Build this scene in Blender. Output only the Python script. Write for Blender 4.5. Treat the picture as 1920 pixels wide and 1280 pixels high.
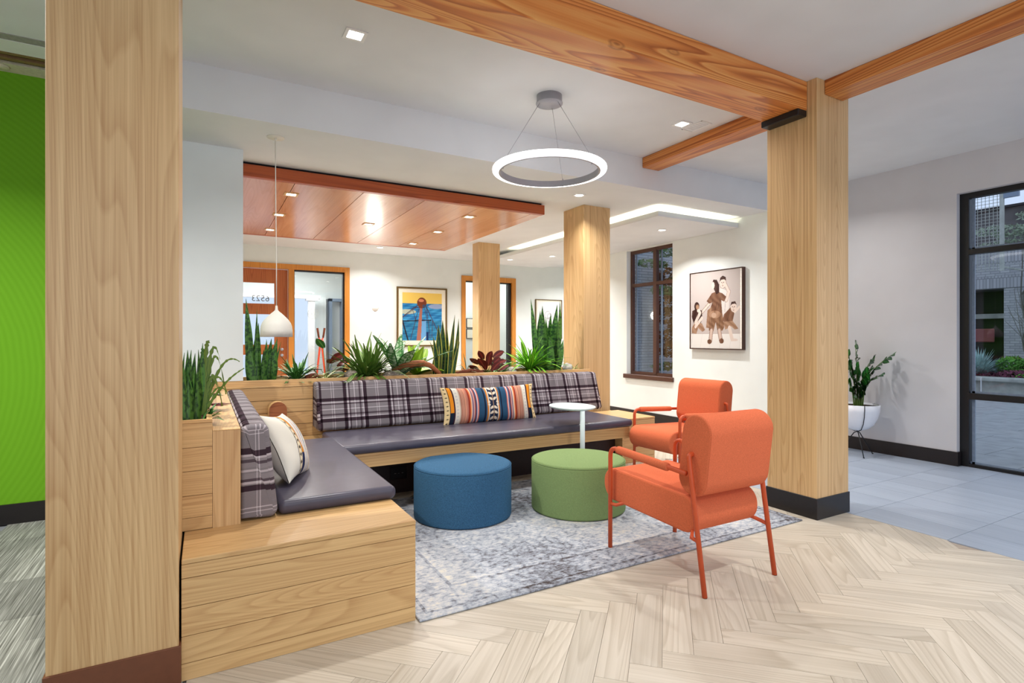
import bpy, bmesh, math, random
import numpy as np
from mathutils import Vector, Matrix
R = random.Random(7)
S = bpy.context.scene
for o in list(bpy.data.objects): bpy.data.objects.remove(o)
C = S.collection
PI = math.pi
def lin(c):
    return tuple((x/255/12.92 if x/255 <= .04045 else ((x/255+.055)/1.055)**2.4) for x in c) + (1,)

# ------------------------------------------------------------------ camera, world, exposure, large lights
cam_d = bpy.data.cameras.new('camera'); cam = bpy.data.objects.new('camera', cam_d); C.objects.link(cam)
cam.location = (0, 0, 1.25); cam.rotation_euler = (PI/2, 0, -math.radians(29.27))
cam_d.sensor_width = 36; cam_d.lens = 36*1026/1920; cam_d.shift_y = -7/1920; cam_d.clip_end = 200
S.camera = cam
S.view_settings.view_transform = 'Standard'; S.view_settings.look = 'None'
S.view_settings.gamma = 1; S.view_settings.use_curve_mapping = False
S.view_settings.exposure = 0.0
W = bpy.data.worlds.new('sky'); S.world = W; W.use_nodes = True
bg = W.node_tree.nodes['Background']; bg.inputs[0].default_value = lin((196, 210, 232)); bg.inputs[1].default_value = 1.25

def area(name, loc, rot, size, power, color=(1, 1, 1), sy=None, spread=None):
    l = bpy.data.lights.new(name, 'AREA'); l.energy = power; l.color = color; l.size = size
    if sy: l.shape = 'RECTANGLE'; l.size_y = sy
    if spread: l.spread = spread
    o = bpy.data.objects.new(name, l); C.objects.link(o); o.location = loc; o.rotation_euler = rot
    return o
# fill light added at the open end of the room behind the camera
area('rear_fill', (1.0, -2.9, 1.7), (PI/2, 0, 0), 6.0, 50, (.97, .98, 1.0), 2.4)

# ------------------------------------------------------------------ materials
def mat(name):
    m = bpy.data.materials.new(name); m.use_nodes = True
    nt = m.node_tree; b = nt.nodes['Principled BSDF']
    return m, nt, b
def N(nt, t, **k):
    n = nt.nodes.new(t)
    for a, v in k.items():
        if a.startswith('i_'): n.inputs[a[2:].replace('_', ' ')].default_value = v
        else: setattr(n, a, v)
    return n
def L(nt, a, b): nt.links.new(a, b)
def setup(b, rough=.6, spec=.4, metal=0.):
    b.inputs['Roughness'].default_value = rough; b.inputs['Specular IOR Level'].default_value = spec
    b.inputs['Metallic'].default_value = metal
def ramp(nt, stops, interp='LINEAR'):
    r = nt.nodes.new('ShaderNodeValToRGB'); e = r.color_ramp; e.interpolation = interp
    e.elements[0].position = stops[0][0]; e.elements[0].color = stops[0][1]
    e.elements[1].position = stops[-1][0]; e.elements[1].color = stops[-1][1]
    for p, c in stops[1:-1]:
        x = e.elements.new(p); x.color = c
    return r
def bumpy(nt, b, h, strength=.2, dist=.002):
    bp = N(nt, 'ShaderNodeBump'); bp.inputs['Strength'].default_value = strength; bp.inputs['Distance'].default_value = dist
    L(nt, h, bp.inputs['Height']); L(nt, bp.outputs[0], b.inputs['Normal'])
def plain(name, c, rough=.6, spec=.4, metal=0., noise=.04, nscale=40, bump=0.):
    m, nt, b = mat(name); setup(b, rough, spec, metal)
    tc = N(nt, 'ShaderNodeTexCoord'); n = N(nt, 'ShaderNodeTexNoise'); n.inputs['Scale'].default_value = nscale
    L(nt, tc.outputs['Object'], n.inputs['Vector'])
    lc = lin(c); d = tuple(max(0, x*(1-noise*2.5)) for x in lc[:3])+(1,); u = tuple(min(1, x*(1+noise*2.5)) for x in lc[:3])+(1,)
    r = ramp(nt, [(.3, d), (.7, u)]); L(nt, n.outputs[0], r.inputs[0]); L(nt, r.outputs[0], b.inputs['Base Color'])
    if bump: bumpy(nt, b, n.outputs[0], bump)
    return m
def emis(name, c, s):
    m, nt, b = mat(name); b.inputs['Emission Color'].default_value = lin(c); b.inputs['Emission Strength'].default_value = s
    b.inputs['Base Color'].default_value = (.8, .8, .8, 1)
    return m
def wood(name, light, dark, axis='Z', scale=1., rough=.42, wr=.3, wf=.45, wb=.25, rings=1., spec=.4, knots=False, third=None, vary=.09, warp=0.):
    """grain along axis: growth rings + fibres + broad tone; the object's random value shifts figure and tone between pieces"""
    m, nt, b = mat(name); setup(b, rough, spec)
    tc = N(nt, 'ShaderNodeTexCoord'); oi = N(nt, 'ShaderNodeObjectInfo')
    add = N(nt, 'ShaderNodeVectorMath', operation='ADD'); sc = N(nt, 'ShaderNodeVectorMath', operation='SCALE')
    sc.inputs[0].default_value = (37, 53, 71); L(nt, oi.outputs['Random'], sc.inputs['Scale'])
    L(nt, tc.outputs['Object'], add.inputs[0]); L(nt, sc.outputs[0], add.inputs[1])
    def noise(lo, hi, detail=2, rgh=.5, dist=0.):
        mp = N(nt, 'ShaderNodeMapping'); v = {'X': (lo, hi, hi), 'Y': (hi, lo, hi), 'Z': (hi, hi, lo)}[axis]; mp.inputs['Scale'].default_value = tuple(x*scale for x in v)
        L(nt, add.outputs[0], mp.inputs[0]); n = N(nt, 'ShaderNodeTexNoise'); n.inputs['Scale'].default_value = 1; n.inputs['Detail'].default_value = detail; n.inputs['Roughness'].default_value = rgh; n.inputs['Distortion'].default_value = dist
        L(nt, mp.outputs[0], n.inputs['Vector']); return n.outputs[0]
    def mth(op, x, y=None):
        q = N(nt, 'ShaderNodeMath', operation=op)
        for i, v in enumerate((x, y)):
            if v is None: continue
            if isinstance(v, (int, float)): q.inputs[i].default_value = v
            else: L(nt, v, q.inputs[i])
        return q.outputs[0]
    n1 = noise(.22, 3.2, 1.5, .4, warp)
    saw = mth('FRACT', mth('MULTIPLY', n1, 34*rings))
    r1 = ramp(nt, [(0, (.1, .1, .1, 1)), (.5, (.35, .35, .35, 1)), (.88, (1, 1, 1, 1)), (1, (.1, .1, .1, 1))]); L(nt, saw, r1.inputs[0])
    n2 = noise(2.5, 230, 3, .6); n4 = noise(.45, 75, 2.5, .6); n3 = noise(.5, 4, 2)
    val = mth('ADD', mth('ADD', mth('MULTIPLY', r1.outputs[0], wr), mth('MULTIPLY', mth('ADD', mth('MULTIPLY', n2, .35), mth('MULTIPLY', n4, .65)), wf)), mth('MULTIPLY', n3, wb))
    lo = .15*wr+.38*wf+.33*wb; hi = .85*wr+.60*wf+.67*wb
    stops = [(lo, lin(light)), (hi, lin(dark))]
    if third: stops = [(lo, lin(third)), (lo*.6+hi*.4, lin(light)), (hi, lin(dark))]
    r2 = ramp(nt, stops); L(nt, val, r2.inputs[0])
    hs = N(nt, 'ShaderNodeHueSaturation'); v = N(nt, 'ShaderNodeMapRange'); v.inputs[3].default_value = 1-vary; v.inputs[4].default_value = 1+vary*.9
    L(nt, oi.outputs['Random'], v.inputs[0]); L(nt, v.outputs[0], hs.inputs['Value']); L(nt, r2.outputs[0], hs.inputs['Color'])
    out = hs.outputs[0]
    if knots:
        vo = N(nt, 'ShaderNodeTexVoronoi'); vo.inputs['Scale'].default_value = 1
        mk = N(nt, 'ShaderNodeMapping'); mk.inputs['Scale'].default_value = {'X': (2.2, 6, 6), 'Y': (6, 2.2, 6), 'Z': (6, 6, 2.2)}[axis]
        L(nt, add.outputs[0], mk.inputs[0]); L(nt, mk.outputs[0], vo.inputs['Vector'])
        rk = ramp(nt, [(0, (1, 1, 1, 1)), (.06, (.7, .7, .7, 1)), (.09, (.15, .15, .15, 1)), (.12, (.5, .5, .5, 1)), (.16, (0, 0, 0, 1))]); L(nt, vo.outputs['Distance'], rk.inputs[0])
        mm = N(nt, 'ShaderNodeMix', data_type='RGBA'); L(nt, rk.outputs[0], mm.inputs[0]); L(nt, out, mm.inputs[6]); mm.inputs[7].default_value = lin((126, 60, 26))
        out = mm.outputs[2]
    L(nt, out, b.inputs['Base Color']); bumpy(nt, b, n2, .06, .001)
    return m
M = {}
M['white'] = plain('white_wall_paint', (228, 233, 231), .85, .2, noise=.01, nscale=3)
M['ceil'] = plain('ceiling_paint', (226, 228, 230), .9, .1, noise=.01, nscale=3)
M['grey_wall'] = plain('pale_grey_wall_paint', (204, 202, 204), .85, .2, noise=.01, nscale=3)
M['oak_z'] = wood('oak_veneer_upright', (222, 187, 136), (182, 140, 92), 'Z', rough=.36, wr=.10, wf=.68, wb=.22, rings=1.5)
M['oak_x'] = wood('oak_board_lengthwise', (222, 184, 128), (188, 145, 94), 'X', rough=.38, wr=.16, wf=.6, wb=.24, rings=1.5, warp=.4)
M['oak_y'] = wood('oak_board_crosswise', (222, 184, 128), (188, 145, 94), 'Y', rough=.38, wr=.16, wf=.6, wb=.24, rings=1.5, warp=.4)
M['fir_x'] = wood('fir_beam_lengthwise', (216, 132, 62), (166, 84, 32), 'X', scale=1., rough=.38, wr=.4, wf=.3, wb=.4, rings=.9, third=(234, 170, 96), knots=True, warp=.6)
M['fir_y'] = wood('fir_beam_crosswise', (216, 132, 62), (166, 84, 32), 'Y', scale=1., rough=.38, wr=.4, wf=.3, wb=.4, rings=.9, third=(234, 170, 96), knots=False, warp=.6)
M['cherry_x'] = wood('cherry_fascia', (188, 92, 42), (152, 64, 26), 'X', rough=.35)
M['cherry_y'] = wood('cherry_panel', (222, 164, 124), (192, 128, 90), 'Y', rough=.22, wr=.1, wf=.4, wb=.5, spec=.6)
M['door_wood'] = wood('door_wood', (190, 110, 56), (158, 82, 36), 'Z')
M['frame_wood'] = wood('door_frame_wood', (218, 148, 62), (190, 118, 44), 'Z')
M['black'] = plain('black_base_paint', (26, 20, 20), .35, .5, noise=.05)
M['kick'] = plain('dark_kick_paint', (44, 28, 26), .5, .4)
M['brown_base'] = plain('brown_base_paint', (112, 66, 42), .5, .4, noise=.02)
M['dark_metal'] = plain('dark_bronze_frame', (13, 12, 15), .4, .5)
M['window_bronze'] = plain('bronze_window_frame', (78, 46, 32), .4, .5)
M['steel_strip'] = plain('grey_window_spacer', (120, 135, 155), .35, .5)
M['orange'] = plain('orange_wool_fabric', (214, 110, 74), .9, .12, noise=.05, nscale=260, bump=.25)
M['orange_metal'] = plain('orange_powder_coat', (202, 84, 44), .42, .4, noise=.01)
M['blue'] = plain('blue_wool_felt', (54, 94, 126), .9, .15, noise=.13, nscale=230, bump=.3)
M['green'] = plain('green_wool_felt', (126, 148, 96), .9, .15, noise=.07, nscale=260, bump=.3)
M['leather'] = plain('plum_grey_leather', (70, 66, 80), .36, .5, noise=.03, nscale=16)
M['table_white'] = plain('pale_mint_table_paint', (212, 226, 226), .4, .4, noise=.004)
M['white_lamp'] = plain('matt_white_lamp', (230, 226, 216), .6, .3, noise=.004)
M['alu'] = plain('satin_aluminium', (172, 172, 180), .4, .5, metal=.1, noise=.01)
M['steel'] = plain('steel_cable', (170, 170, 175), .3, .5, metal=.8)
M['black_metal'] = plain('black_wire_metal', (18, 20, 22), .4, .5)
M['pot_white'] = plain('white_glazed_bowl', (232, 234, 240), .3, .5, noise=.004)
M['soil'] = plain('dark_potting_soil', (58, 42, 32), .95, .1, noise=.25, nscale=90, bump=1.)
M['moss'] = plain('green_moss', (120, 126, 50), .95, .1, noise=.25, nscale=120, bump=1.)
M['stone'] = plain('speckled_grey_stone', (172, 160, 146), .85, .2, noise=.2, nscale=70, bump=.6)
M['stone_white'] = plain('pale_round_stone', (205, 200, 192), .8, .2, noise=.1, nscale=50, bump=.5)
M['drift'] = wood('weathered_driftwood', (176, 106, 64), (110, 58, 34), 'X', scale=3, rough=.8)
M['bark'] = wood('dark_bark', (128, 66, 40), (74, 34, 20), 'X', scale=3, rough=.9)
M['lamp_on'] = emis('lit_lamp_diffuser', (255, 252, 246), 9)
M['ring_on'] = emis('lit_ring_diffuser', (255, 255, 255), 5)
M['led'] = emis('led_strip', (255, 246, 214), 55)
M['halo'] = emis('lit_sconce_edge', (255, 252, 244), 60)
M['disc'] = plain('grey_sconce_disc', (226, 224, 220), .7, .2, noise=.01)
M['mat_board'] = plain('cream_mat_board', (238, 232, 216), .8, .2, noise=.01)
M['gold_frame'] = plain('olive_gold_frame', (104, 82, 40), .4, .5, metal=.3)
M['brown_frame'] = plain('dark_brown_frame', (62, 32, 22), .4, .5)
M['print_edge'] = plain('pale_canvas_edge', (230, 226, 220), .7, .2)
M['concrete'] = plain('weathered_concrete', (176, 178, 170), .85, .2, noise=.08, nscale=6)
M['white_trim'] = plain('white_gloss_trim', (238, 238, 238), .5, .3, noise=.005)
M['grey_trim'] = plain('grey_recess_trim', (160, 158, 152), .7, .2)
M['beige'] = plain('beige_header_board', (212, 206, 178), .7, .2)
M['track'] = plain('black_track_slot', (16, 12, 10), .6, .2)
M['tan_metal'] = plain('tan_track_metal', (140, 112, 74), .5, .4)
def glass(name, tint, mixf=.10, rough=0.0):
    m, nt, b = mat(name); nt.nodes.remove(b)
    out = nt.nodes['Material Output']
    t = N(nt, 'ShaderNodeBsdfTransparent'); t.inputs[0].default_value = tint
    g = N(nt, 'ShaderNodeBsdfGlossy'); g.inputs['Roughness'].default_value = rough; g.inputs[0].default_value = (1, 1, 1, 1)
    f = N(nt, 'ShaderNodeLayerWeight'); f.inputs[0].default_value = .5
    p5 = N(nt, 'ShaderNodeMath', operation='POWER'); p5.inputs[1].default_value = 5; L(nt, f.outputs['Facing'], p5.inputs[0])
    a = N(nt, 'ShaderNodeMath', operation='MULTIPLY_ADD'); a.inputs[1].default_value = .9; a.inputs[2].default_value = mixf; L(nt, p5.outputs[0], a.inputs[0])
    mx = N(nt, 'ShaderNodeMixShader'); L(nt, a.outputs[0], mx.inputs[0]); L(nt, t.outputs[0], mx.inputs[1]); L(nt, g.outputs[0], mx.inputs[2])
    L(nt, mx.outputs[0], out.inputs[0])
    return m
M['glass'] = glass('clear_window_glass', (.96, .98, .98, 1), .02)
M['glass_blue'] = glass('tinted_street_glass', (.95, .975, 1, 1), .012)
M['glass_dark'] = glass('dusk_window_glass', (.90, .95, 1, 1), .04)

# vertex-colour print
def printmat(name, rough=.8):
    m, nt, b = mat(name); setup(b, rough, .2); a = N(nt, 'ShaderNodeVertexColor'); a.layer_name = 'Col'
    L(nt, a.outputs[0], b.inputs['Base Color']); return m
M['print'] = printmat('printed_picture', .6); M['woven'] = printmat('woven_pillow_cloth', .9)

# plaid from UV in metres
def plaidmat(name):
    m, nt, b = mat(name); setup(b, .95, .1)
    uv = N(nt, 'ShaderNodeUVMap'); uv.uv_map = 'UVMap'; sp = N(nt, 'ShaderNodeSeparateXYZ'); L(nt, uv.outputs[0], sp.inputs[0])
    g = lambda k, w=0: (k, k*(1-w), k*(1-w*.4), 1)
    base, dk, wh, md, lt = g(1), g(.20, .30), g(2.1), g(.42, .15), g(1.15)
    st = [(0, dk), (.07, base), (.085, wh), (.115, md), (.15, lt), (.215, base), (.235, wh), (.265, base), (.29, lt), (.35, md), (.39, lt), (.425, wh), (.45, dk), (.53, base), (.735, wh), (.75, base), (.785, wh), (.80, base)]
    outs = []
    for k in (0, 1):
        dv = N(nt, 'ShaderNodeMath', operation='DIVIDE'); dv.inputs[1].default_value = .364; L(nt, sp.outputs[k], dv.inputs[0])
        fr = N(nt, 'ShaderNodeMath', operation='FRACT'); L(nt, dv.outputs[0], fr.inputs[0])
        r = ramp(nt, st, 'CONSTANT'); L(nt, fr.outputs[0], r.inputs[0]); outs.append(r.outputs[0])
    mm = N(nt, 'ShaderNodeVectorMath', operation='MULTIPLY'); L(nt, outs[0], mm.inputs[0]); L(nt, outs[1], mm.inputs[1])
    m3 = N(nt, 'ShaderNodeVectorMath', operation='MULTIPLY'); L(nt, mm.outputs[0], m3.inputs[0]); m3.inputs[1].default_value = lin((128, 121, 124))[:3]
    m4 = N(nt, 'ShaderNodeVectorMath', operation='MINIMUM'); L(nt, m3.outputs[0], m4.inputs[0]); m4.inputs[1].default_value = (.62, .60, .62)
    class _o: pass
    mx = _o(); mx.outputs = [None, None, m4.outputs[0]]
    n = N(nt, 'ShaderNodeTexNoise'); n.inputs['Scale'].default_value = 420; L(nt, uv.outputs[0], n.inputs['Vector'])
    m2 = N(nt, 'ShaderNodeMix', data_type='RGBA', blend_type='OVERLAY'); m2.inputs[0].default_value = .35; L(nt, mx.outputs[2], m2.inputs[6]); L(nt, n.outputs[0], m2.inputs[7])
    L(nt, m2.outputs[2], b.inputs['Base Color']); bumpy(nt, b, n.outputs[0], .3)
    return m
M['plaid'] = plaidmat('grey_plaid_wool')

M['plank'] = wood('pale_oak_floor_plank', (208, 198, 182), (180, 168, 150), 'X', scale=1., rough=.36, wr=.25, wf=.5, wb=.25, rings=.9, vary=.10, warp=.5)
M['subfloor'] = plain('pale_oak_subfloor', (170, 156, 142), .6, .3)
M['tile'] = wood('blue_grey_porcelain_tile', (170, 180, 194), (150, 160, 176), 'Y', scale=.8, rough=.36, wr=.05, wf=.5, wb=.45, rings=.3, vary=.05)
M['grout'] = plain('grey_grout', (128, 130, 136), .8, .2)
M['paver'] = plain('grey_courtyard_paver', (164, 166, 166), .8, .2, noise=.05, nscale=5)

def carpetmat():
    m, nt, b = mat('grey_streaked_carpet'); setup(b, 1, .05)
    tc = N(nt, 'ShaderNodeTexCoord'); oi = N(nt, 'ShaderNodeObjectInfo')
    mp = N(nt, 'ShaderNodeMapping'); mp.inputs['Scale'].default_value = (150, 3.0, 1); mp.inputs['Rotation'].default_value = (0, 0, .0)
    L(nt, tc.outputs['Object'], mp.inputs[0]); n = N(nt, 'ShaderNodeTexNoise'); n.inputs['Scale'].default_value = 1.; n.inputs['Detail'].default_value = 3; L(nt, mp.outputs[0], n.inputs['Vector'])
    r = ramp(nt, [(.28, lin((84, 84, 78))), (.5, lin((134, 135, 128))), (.72, lin((184, 185, 178)))]); L(nt, n.outputs[0], r.inputs[0])
    hs = N(nt, 'ShaderNodeHueSaturation'); v = N(nt, 'ShaderNodeMapRange'); v.inputs[3].default_value = .72; v.inputs[4].default_value = 1.1
    L(nt, oi.outputs['Random'], v.inputs[0]); L(nt, v.outputs[0], hs.inputs['Value']); L(nt, r.outputs[0], hs.inputs['Color']); L(nt, hs.outputs[0], b.inputs['Base Color'])
    return m
M['carpet'] = carpetmat()
def greenwall():
    m, nt, b = mat('leaf_green_wallcovering'); setup(b, .8, .2)
    tc = N(nt, 'ShaderNodeTexCoord'); w = N(nt, 'ShaderNodeTexWave', wave_type='RINGS', rings_direction='Y'); w.inputs['Scale'].default_value = 9; w.inputs['Distortion'].default_value = 1.5; w.inputs['Detail'].default_value = 1; w.inputs['Detail Scale'].default_value = .6
    mp = N(nt, 'ShaderNodeMapping'); mp.inputs['Location'].default_value = (2.4, 0, -1.0); L(nt, tc.outputs['Object'], mp.inputs[0]); L(nt, mp.outputs[0], w.inputs['Vector'])
    r = ramp(nt, [(0, lin((104, 162, 28))), (1, lin((109, 168, 32)))]); L(nt, w.outputs[0], r.inputs[0]); L(nt, r.outputs[0], b.inputs['Base Color'])
    return m
M['green_wall'] = greenwall()

def rugmat():
    m, nt, b = mat('distressed_grey_rug'); setup(b, 1, .05)
    tc = N(nt, 'ShaderNodeTexCoord'); P = tc.outputs['Object']
    big = N(nt, 'ShaderNodeTexNoise'); big.inputs['Scale'].default_value = 1.5; big.inputs['Detail'].default_value = 3; L(nt, P, big.inputs['Vector'])
    mp = N(nt, 'ShaderNodeMapping'); mp.inputs['Scale'].default_value = (22, 60, 1); L(nt, P, mp.inputs[0])
    fine = N(nt, 'ShaderNodeTexNoise'); fine.inputs['Scale'].default_value = 1.1; fine.inputs['Detail'].default_value = 5; fine.inputs['Roughness'].default_value = .7; L(nt, mp.outputs[0], fine.inputs['Vector'])
    vo = N(nt, 'ShaderNodeTexVoronoi', feature='DISTANCE_TO_EDGE'); vo.inputs['Scale'].default_value = 13; L(nt, P, vo.inputs['Vector'])
    # border mask from position
    sp = N(nt, 'ShaderNodeSeparateXYZ'); L(nt, P, sp.inputs[0])
    def mth(op, a, bb=None):
        q = N(nt, 'ShaderNodeMath', operation=op)
        for i, v in enumerate((a, bb)):
            if v is None: continue
            if isinstance(v, (int, float)): q.inputs[i].default_value = v
            else: L(nt, v, q.inputs[i])
        return q.outputs[0]
    dx = mth('SUBTRACT', 1.37, mth('ABSOLUTE', mth('SUBTRACT', sp.outputs[0], 2.19)))
    dy = mth('SUBTRACT', .91, mth('ABSOLUTE', mth('SUBTRACT', sp.outputs[1], 3.20)))
    d = mth('MINIMUM', dx, dy)
    band = ramp(nt, [(0, (.55,)*3+(1,)), (.04, (.2,)*3+(1,)), (.055, (.62,)*3+(1,)), (.24, (.3,)*3+(1,)), (.26, (.7,)*3+(1,)), (.3, (.5,)*3+(1,))], 'CONSTANT')
    L(nt, d, band.inputs[0])
    med = N(nt, 'ShaderNodeTexNoise'); med.inputs['Scale'].default_value = 26; med.inputs['Detail'].default_value = 4; med.inputs['Roughness'].default_value = .75; L(nt, P, med.inputs['Vector'])
    s = mth('ADD', mth('MULTIPLY', mth('SUBTRACT', fine.outputs[0], .5), 1.1), mth('MULTIPLY', mth('SUBTRACT', big.outputs[0], .5), 1.0))
    s = mth('ADD', s, mth('MULTIPLY', mth('SUBTRACT', med.outputs[0], .5), 1.1)); s = mth('ADD', s, mth('MULTIPLY', mth('SUBTRACT', band.outputs[0], .5), .5)); s = mth('ADD', s, mth('MULTIPLY', mth('MINIMUM', vo.outputs[0], .12), 1.0))
    s = mth('ADD', s, .45)
    r = ramp(nt, [(.12, lin((74, 66, 64))), (.30, lin((112, 112, 118))), (.50, lin((156, 162, 172))), (.72, lin((188, 190, 194))), (.95, lin((214, 208, 194)))]); L(nt, s, r.inputs[0])
    L(nt, r.outputs[0], b.inputs['Base Color']); bumpy(nt, b, fine.outputs[0], .5, .004)
    return m
M['rug'] = rugmat()

def leafmat(name, base, edge=None, band=None, vein=None, rough=.45):
    m, nt, b = mat(name); setup(b, rough, .4)
    uv = N(nt, 'ShaderNodeUVMap'); uv.uv_map = 'UVMap'; sp = N(nt, 'ShaderNodeSeparateXYZ'); L(nt, uv.outputs[0], sp.inputs[0])
    n = N(nt, 'ShaderNodeTexNoise'); n.inputs['Scale'].default_value = 9; L(nt, uv.outputs[0], n.inputs['Vector'])
    c1 = lin(base); c0 = tuple(x*.6 for x in c1[:3])+(1,)
    r = ramp(nt, [(.3, c0), (.7, c1)]); L(nt, n.outputs[0], r.inputs[0]); out = r.outputs[0]
    if band:
        mp = N(nt, 'ShaderNodeMapping'); mp.inputs['Scale'].default_value = (1.3, 26, 1); L(nt, uv.outputs[0], mp.inputs[0])
        nb = N(nt, 'ShaderNodeTexNoise'); nb.inputs['Scale'].default_value = 1.2; nb.inputs['Detail'].default_value = 3; L(nt, mp.outputs[0], nb.inputs['Vector'])
        rb = ramp(nt, [(.47, (0, 0, 0, 1)), (.56, (1, 1, 1, 1))]); L(nt, nb.outputs[0], rb.inputs[0])
        mx = N(nt, 'ShaderNodeMix', data_type='RGBA'); L(nt, rb.outputs[0], mx.inputs[0]); L(nt, out, mx.inputs[6]); mx.inputs[7].default_value = lin(band); out = mx.outputs[2]
    for col, st in ((edge, [(0, (1,)*3+(1,)), (.13, (0, 0, 0, 1)), (.87, (1,)*3+(1,))]), (vein, [(0, (0, 0, 0, 1)), (.4, (1,)*3+(1,)), (.6, (0, 0, 0, 1))])):
        if col:
            re = ramp(nt, st, 'CONSTANT'); L(nt, sp.outputs[0], re.inputs[0])
            mx = N(nt, 'ShaderNodeMix', data_type='RGBA'); L(nt, re.outputs[0], mx.inputs[0]); L(nt, out, mx.inputs[6]); mx.inputs[7].default_value = lin(col); out = mx.outputs[2]
    L(nt, out, b.inputs['Base Color'])
    return m
M['snake'] = leafmat('snake_plant_leaf', (86, 138, 56), None, (32, 70, 32))
M['snake_y'] = leafmat('yellow_edged_snake_leaf', (58, 98, 44), (196, 190, 80), (26, 56, 34))
M['leaf_dark'] = leafmat('dark_green_leaf', (58, 112, 46), None, None, (100, 156, 76))
M['leaf_mid'] = leafmat('mid_green_leaf', (112, 146, 58), (66, 108, 40))
M['leaf_lime'] = leafmat('lime_green_leaf', (156, 200, 40), None, None, (190, 220, 80))
M['leaf_lime2'] = leafmat('lime_striped_leaf', (110, 184, 34), (70, 140, 34), None, (170, 220, 70))
M['leaf_red'] = leafmat('burgundy_leaf', (104, 30, 26), None, None, (140, 50, 40))
M['leaf_var'] = leafmat('variegated_green_leaf', (84, 152, 76), (44, 110, 48), (200, 220, 190))
M['leaf_pale'] = leafmat('pale_striped_leaf', (210, 206, 140), (120, 150, 70))
M['leaf_grey'] = leafmat('grey_green_leaf', (146, 156, 120))
M['leaf_zz'] = leafmat('glossy_dark_leaflet', (30, 92, 34), None, None, (60, 130, 50), rough=.3)
M['stem'] = plain('green_plant_stem', (90, 116, 50), .6, .3)
M['fern'] = leafmat('olive_wavy_leaf', (112, 140, 44), (70, 100, 30))

# ------------------------------------------------------------------ object helpers
def props(o, label=None, cat=None, group=None, kind=None):
    if label: o['label'] = label
    if cat: o['category'] = cat
    if group: o['group'] = group
    if kind: o['kind'] = kind
    return o
def thing(name, label, cat, loc=(0, 0, 0), rz=0, group=None):
    o = bpy.data.objects.new(name, None); C.objects.link(o); o.location = loc; o.rotation_euler = (0, 0, rz); o.empty_display_size = .1
    return props(o, label, cat, group)
def wloc(p):
    v = Vector((0, 0, 0))
    while p: v += p.location; p = p.parent
    return v
def mesh(name, vs, fs, m, parent=None, smooth=False, uv=None, world=True, mats=None):
    me = bpy.data.meshes.new(name); me.from_pydata([tuple(v) for v in vs], [], fs); me.materials.append(m)
    if mats:
        for x in mats: me.materials.append(x)
    if smooth: me.polygons.foreach_set('use_smooth', [True]*len(me.polygons))
    if uv is not None:
        l = me.uv_layers.new(name='UVMap')
        for p in me.polygons:
            for li, vi in zip(p.loop_indices, p.vertices): l.data[li].uv = uv[vi]
    o = bpy.data.objects.new(name, me); C.objects.link(o)
    if parent:
        o.parent = parent
        if world: o.location = -wloc(parent)
    return o
def bmobj(name, bm, m, parent=None, smooth=False, world=True):
    bmesh.ops.recalc_face_normals(bm, faces=bm.faces)
    me = bpy.data.meshes.new(name); bm.to_mesh(me); bm.free(); me.materials.append(m)
    if smooth: me.polygons.foreach_set('use_smooth', [True]*len(me.polygons))
    o = bpy.data.objects.new(name, me); C.objects.link(o)
    if parent:
        o.parent = parent
        if world: o.location = -wloc(parent)
    return o
def addbox(bm, x0, x1, y0, y1, z0, z1, bev=0, seg=1):
    r = bmesh.ops.create_cube(bm, size=1, matrix=Matrix.Translation(((x0+x1)/2, (y0+y1)/2, (z0+z1)/2)) @ Matrix.Diagonal((x1-x0, y1-y0, z1-z0, 1)))
    if bev:
        es = list({e for v in r['verts'] for e in v.link_edges})
        bmesh.ops.bevel(bm, geom=es, offset=bev, segments=seg, affect='EDGES', profile=.5)
def box(name, x0, x1, y0, y1, z0, z1, m, parent=None, bev=0, seg=1, world=True, kind=None):
    bm = bmesh.new(); addbox(bm, x0, x1, y0, y1, z0, z1, bev, seg)
    o = bmobj(name, bm, m, parent, seg > 1, world)
    if kind: o['kind'] = kind
    return o
def tubegeo(pts, r, n=10, closed=False):
    pts = [Vector(p) for p in pts]; vs = []; fs = []; k = len(pts)
    rs = r if isinstance(r, (list, tuple)) else [r]*k
    up = None
    for i, p in enumerate(pts):
        if closed: t = pts[(i+1) % k]-pts[i-1]
        else: t = pts[min(i+1, k-1)]-pts[max(i-1, 0)]
        t.normalize()
        if up is None: up = t.orthogonal().normalized()
        else: up = (up-t*up.dot(t)).normalized()
        b = t.cross(up)
        for j in range(n):
            a = 2*PI*j/n; vs.append(p+(up*math.cos(a)+b*math.sin(a))*rs[i])
    for i in range(k if closed else k-1):
        for j in range(n):
            a, b_ = i*n+j, i*n+(j+1) % n; c, d = ((i+1) % k)*n+(j+1) % n, ((i+1) % k)*n+j
            fs.append((a, b_, c, d))
    if not closed: fs.append(tuple(range(n))[::-1]); fs.append(tuple(range((k-1)*n, k*n)))
    return vs, fs
def tube(name, pts, r, m, parent=None, n=10, closed=False, world=True):
    vs, fs = tubegeo(pts, r, n, closed); return mesh(name, vs, fs, m, parent, True, world=world)
def arc_path(pts, rad, seg=6):
    """polyline with rounded corners"""
    pts = [Vector(p) for p in pts]; out = [pts[0]]
    for i in range(1, len(pts)-1):
        a, b, c = pts[i-1], pts[i], pts[i+1]; u = (a-b).normalized(); v = (c-b).normalized()
        r = min(rad, (a-b).length*.49, (c-b).length*.49)
        for k in range(seg+1):
            t = k/seg; out.append((b+u*r)*(1-t)**2+b*2*t*(1-t)+(b+v*r)*t*t)
    out.append(pts[-1]); return out
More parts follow.
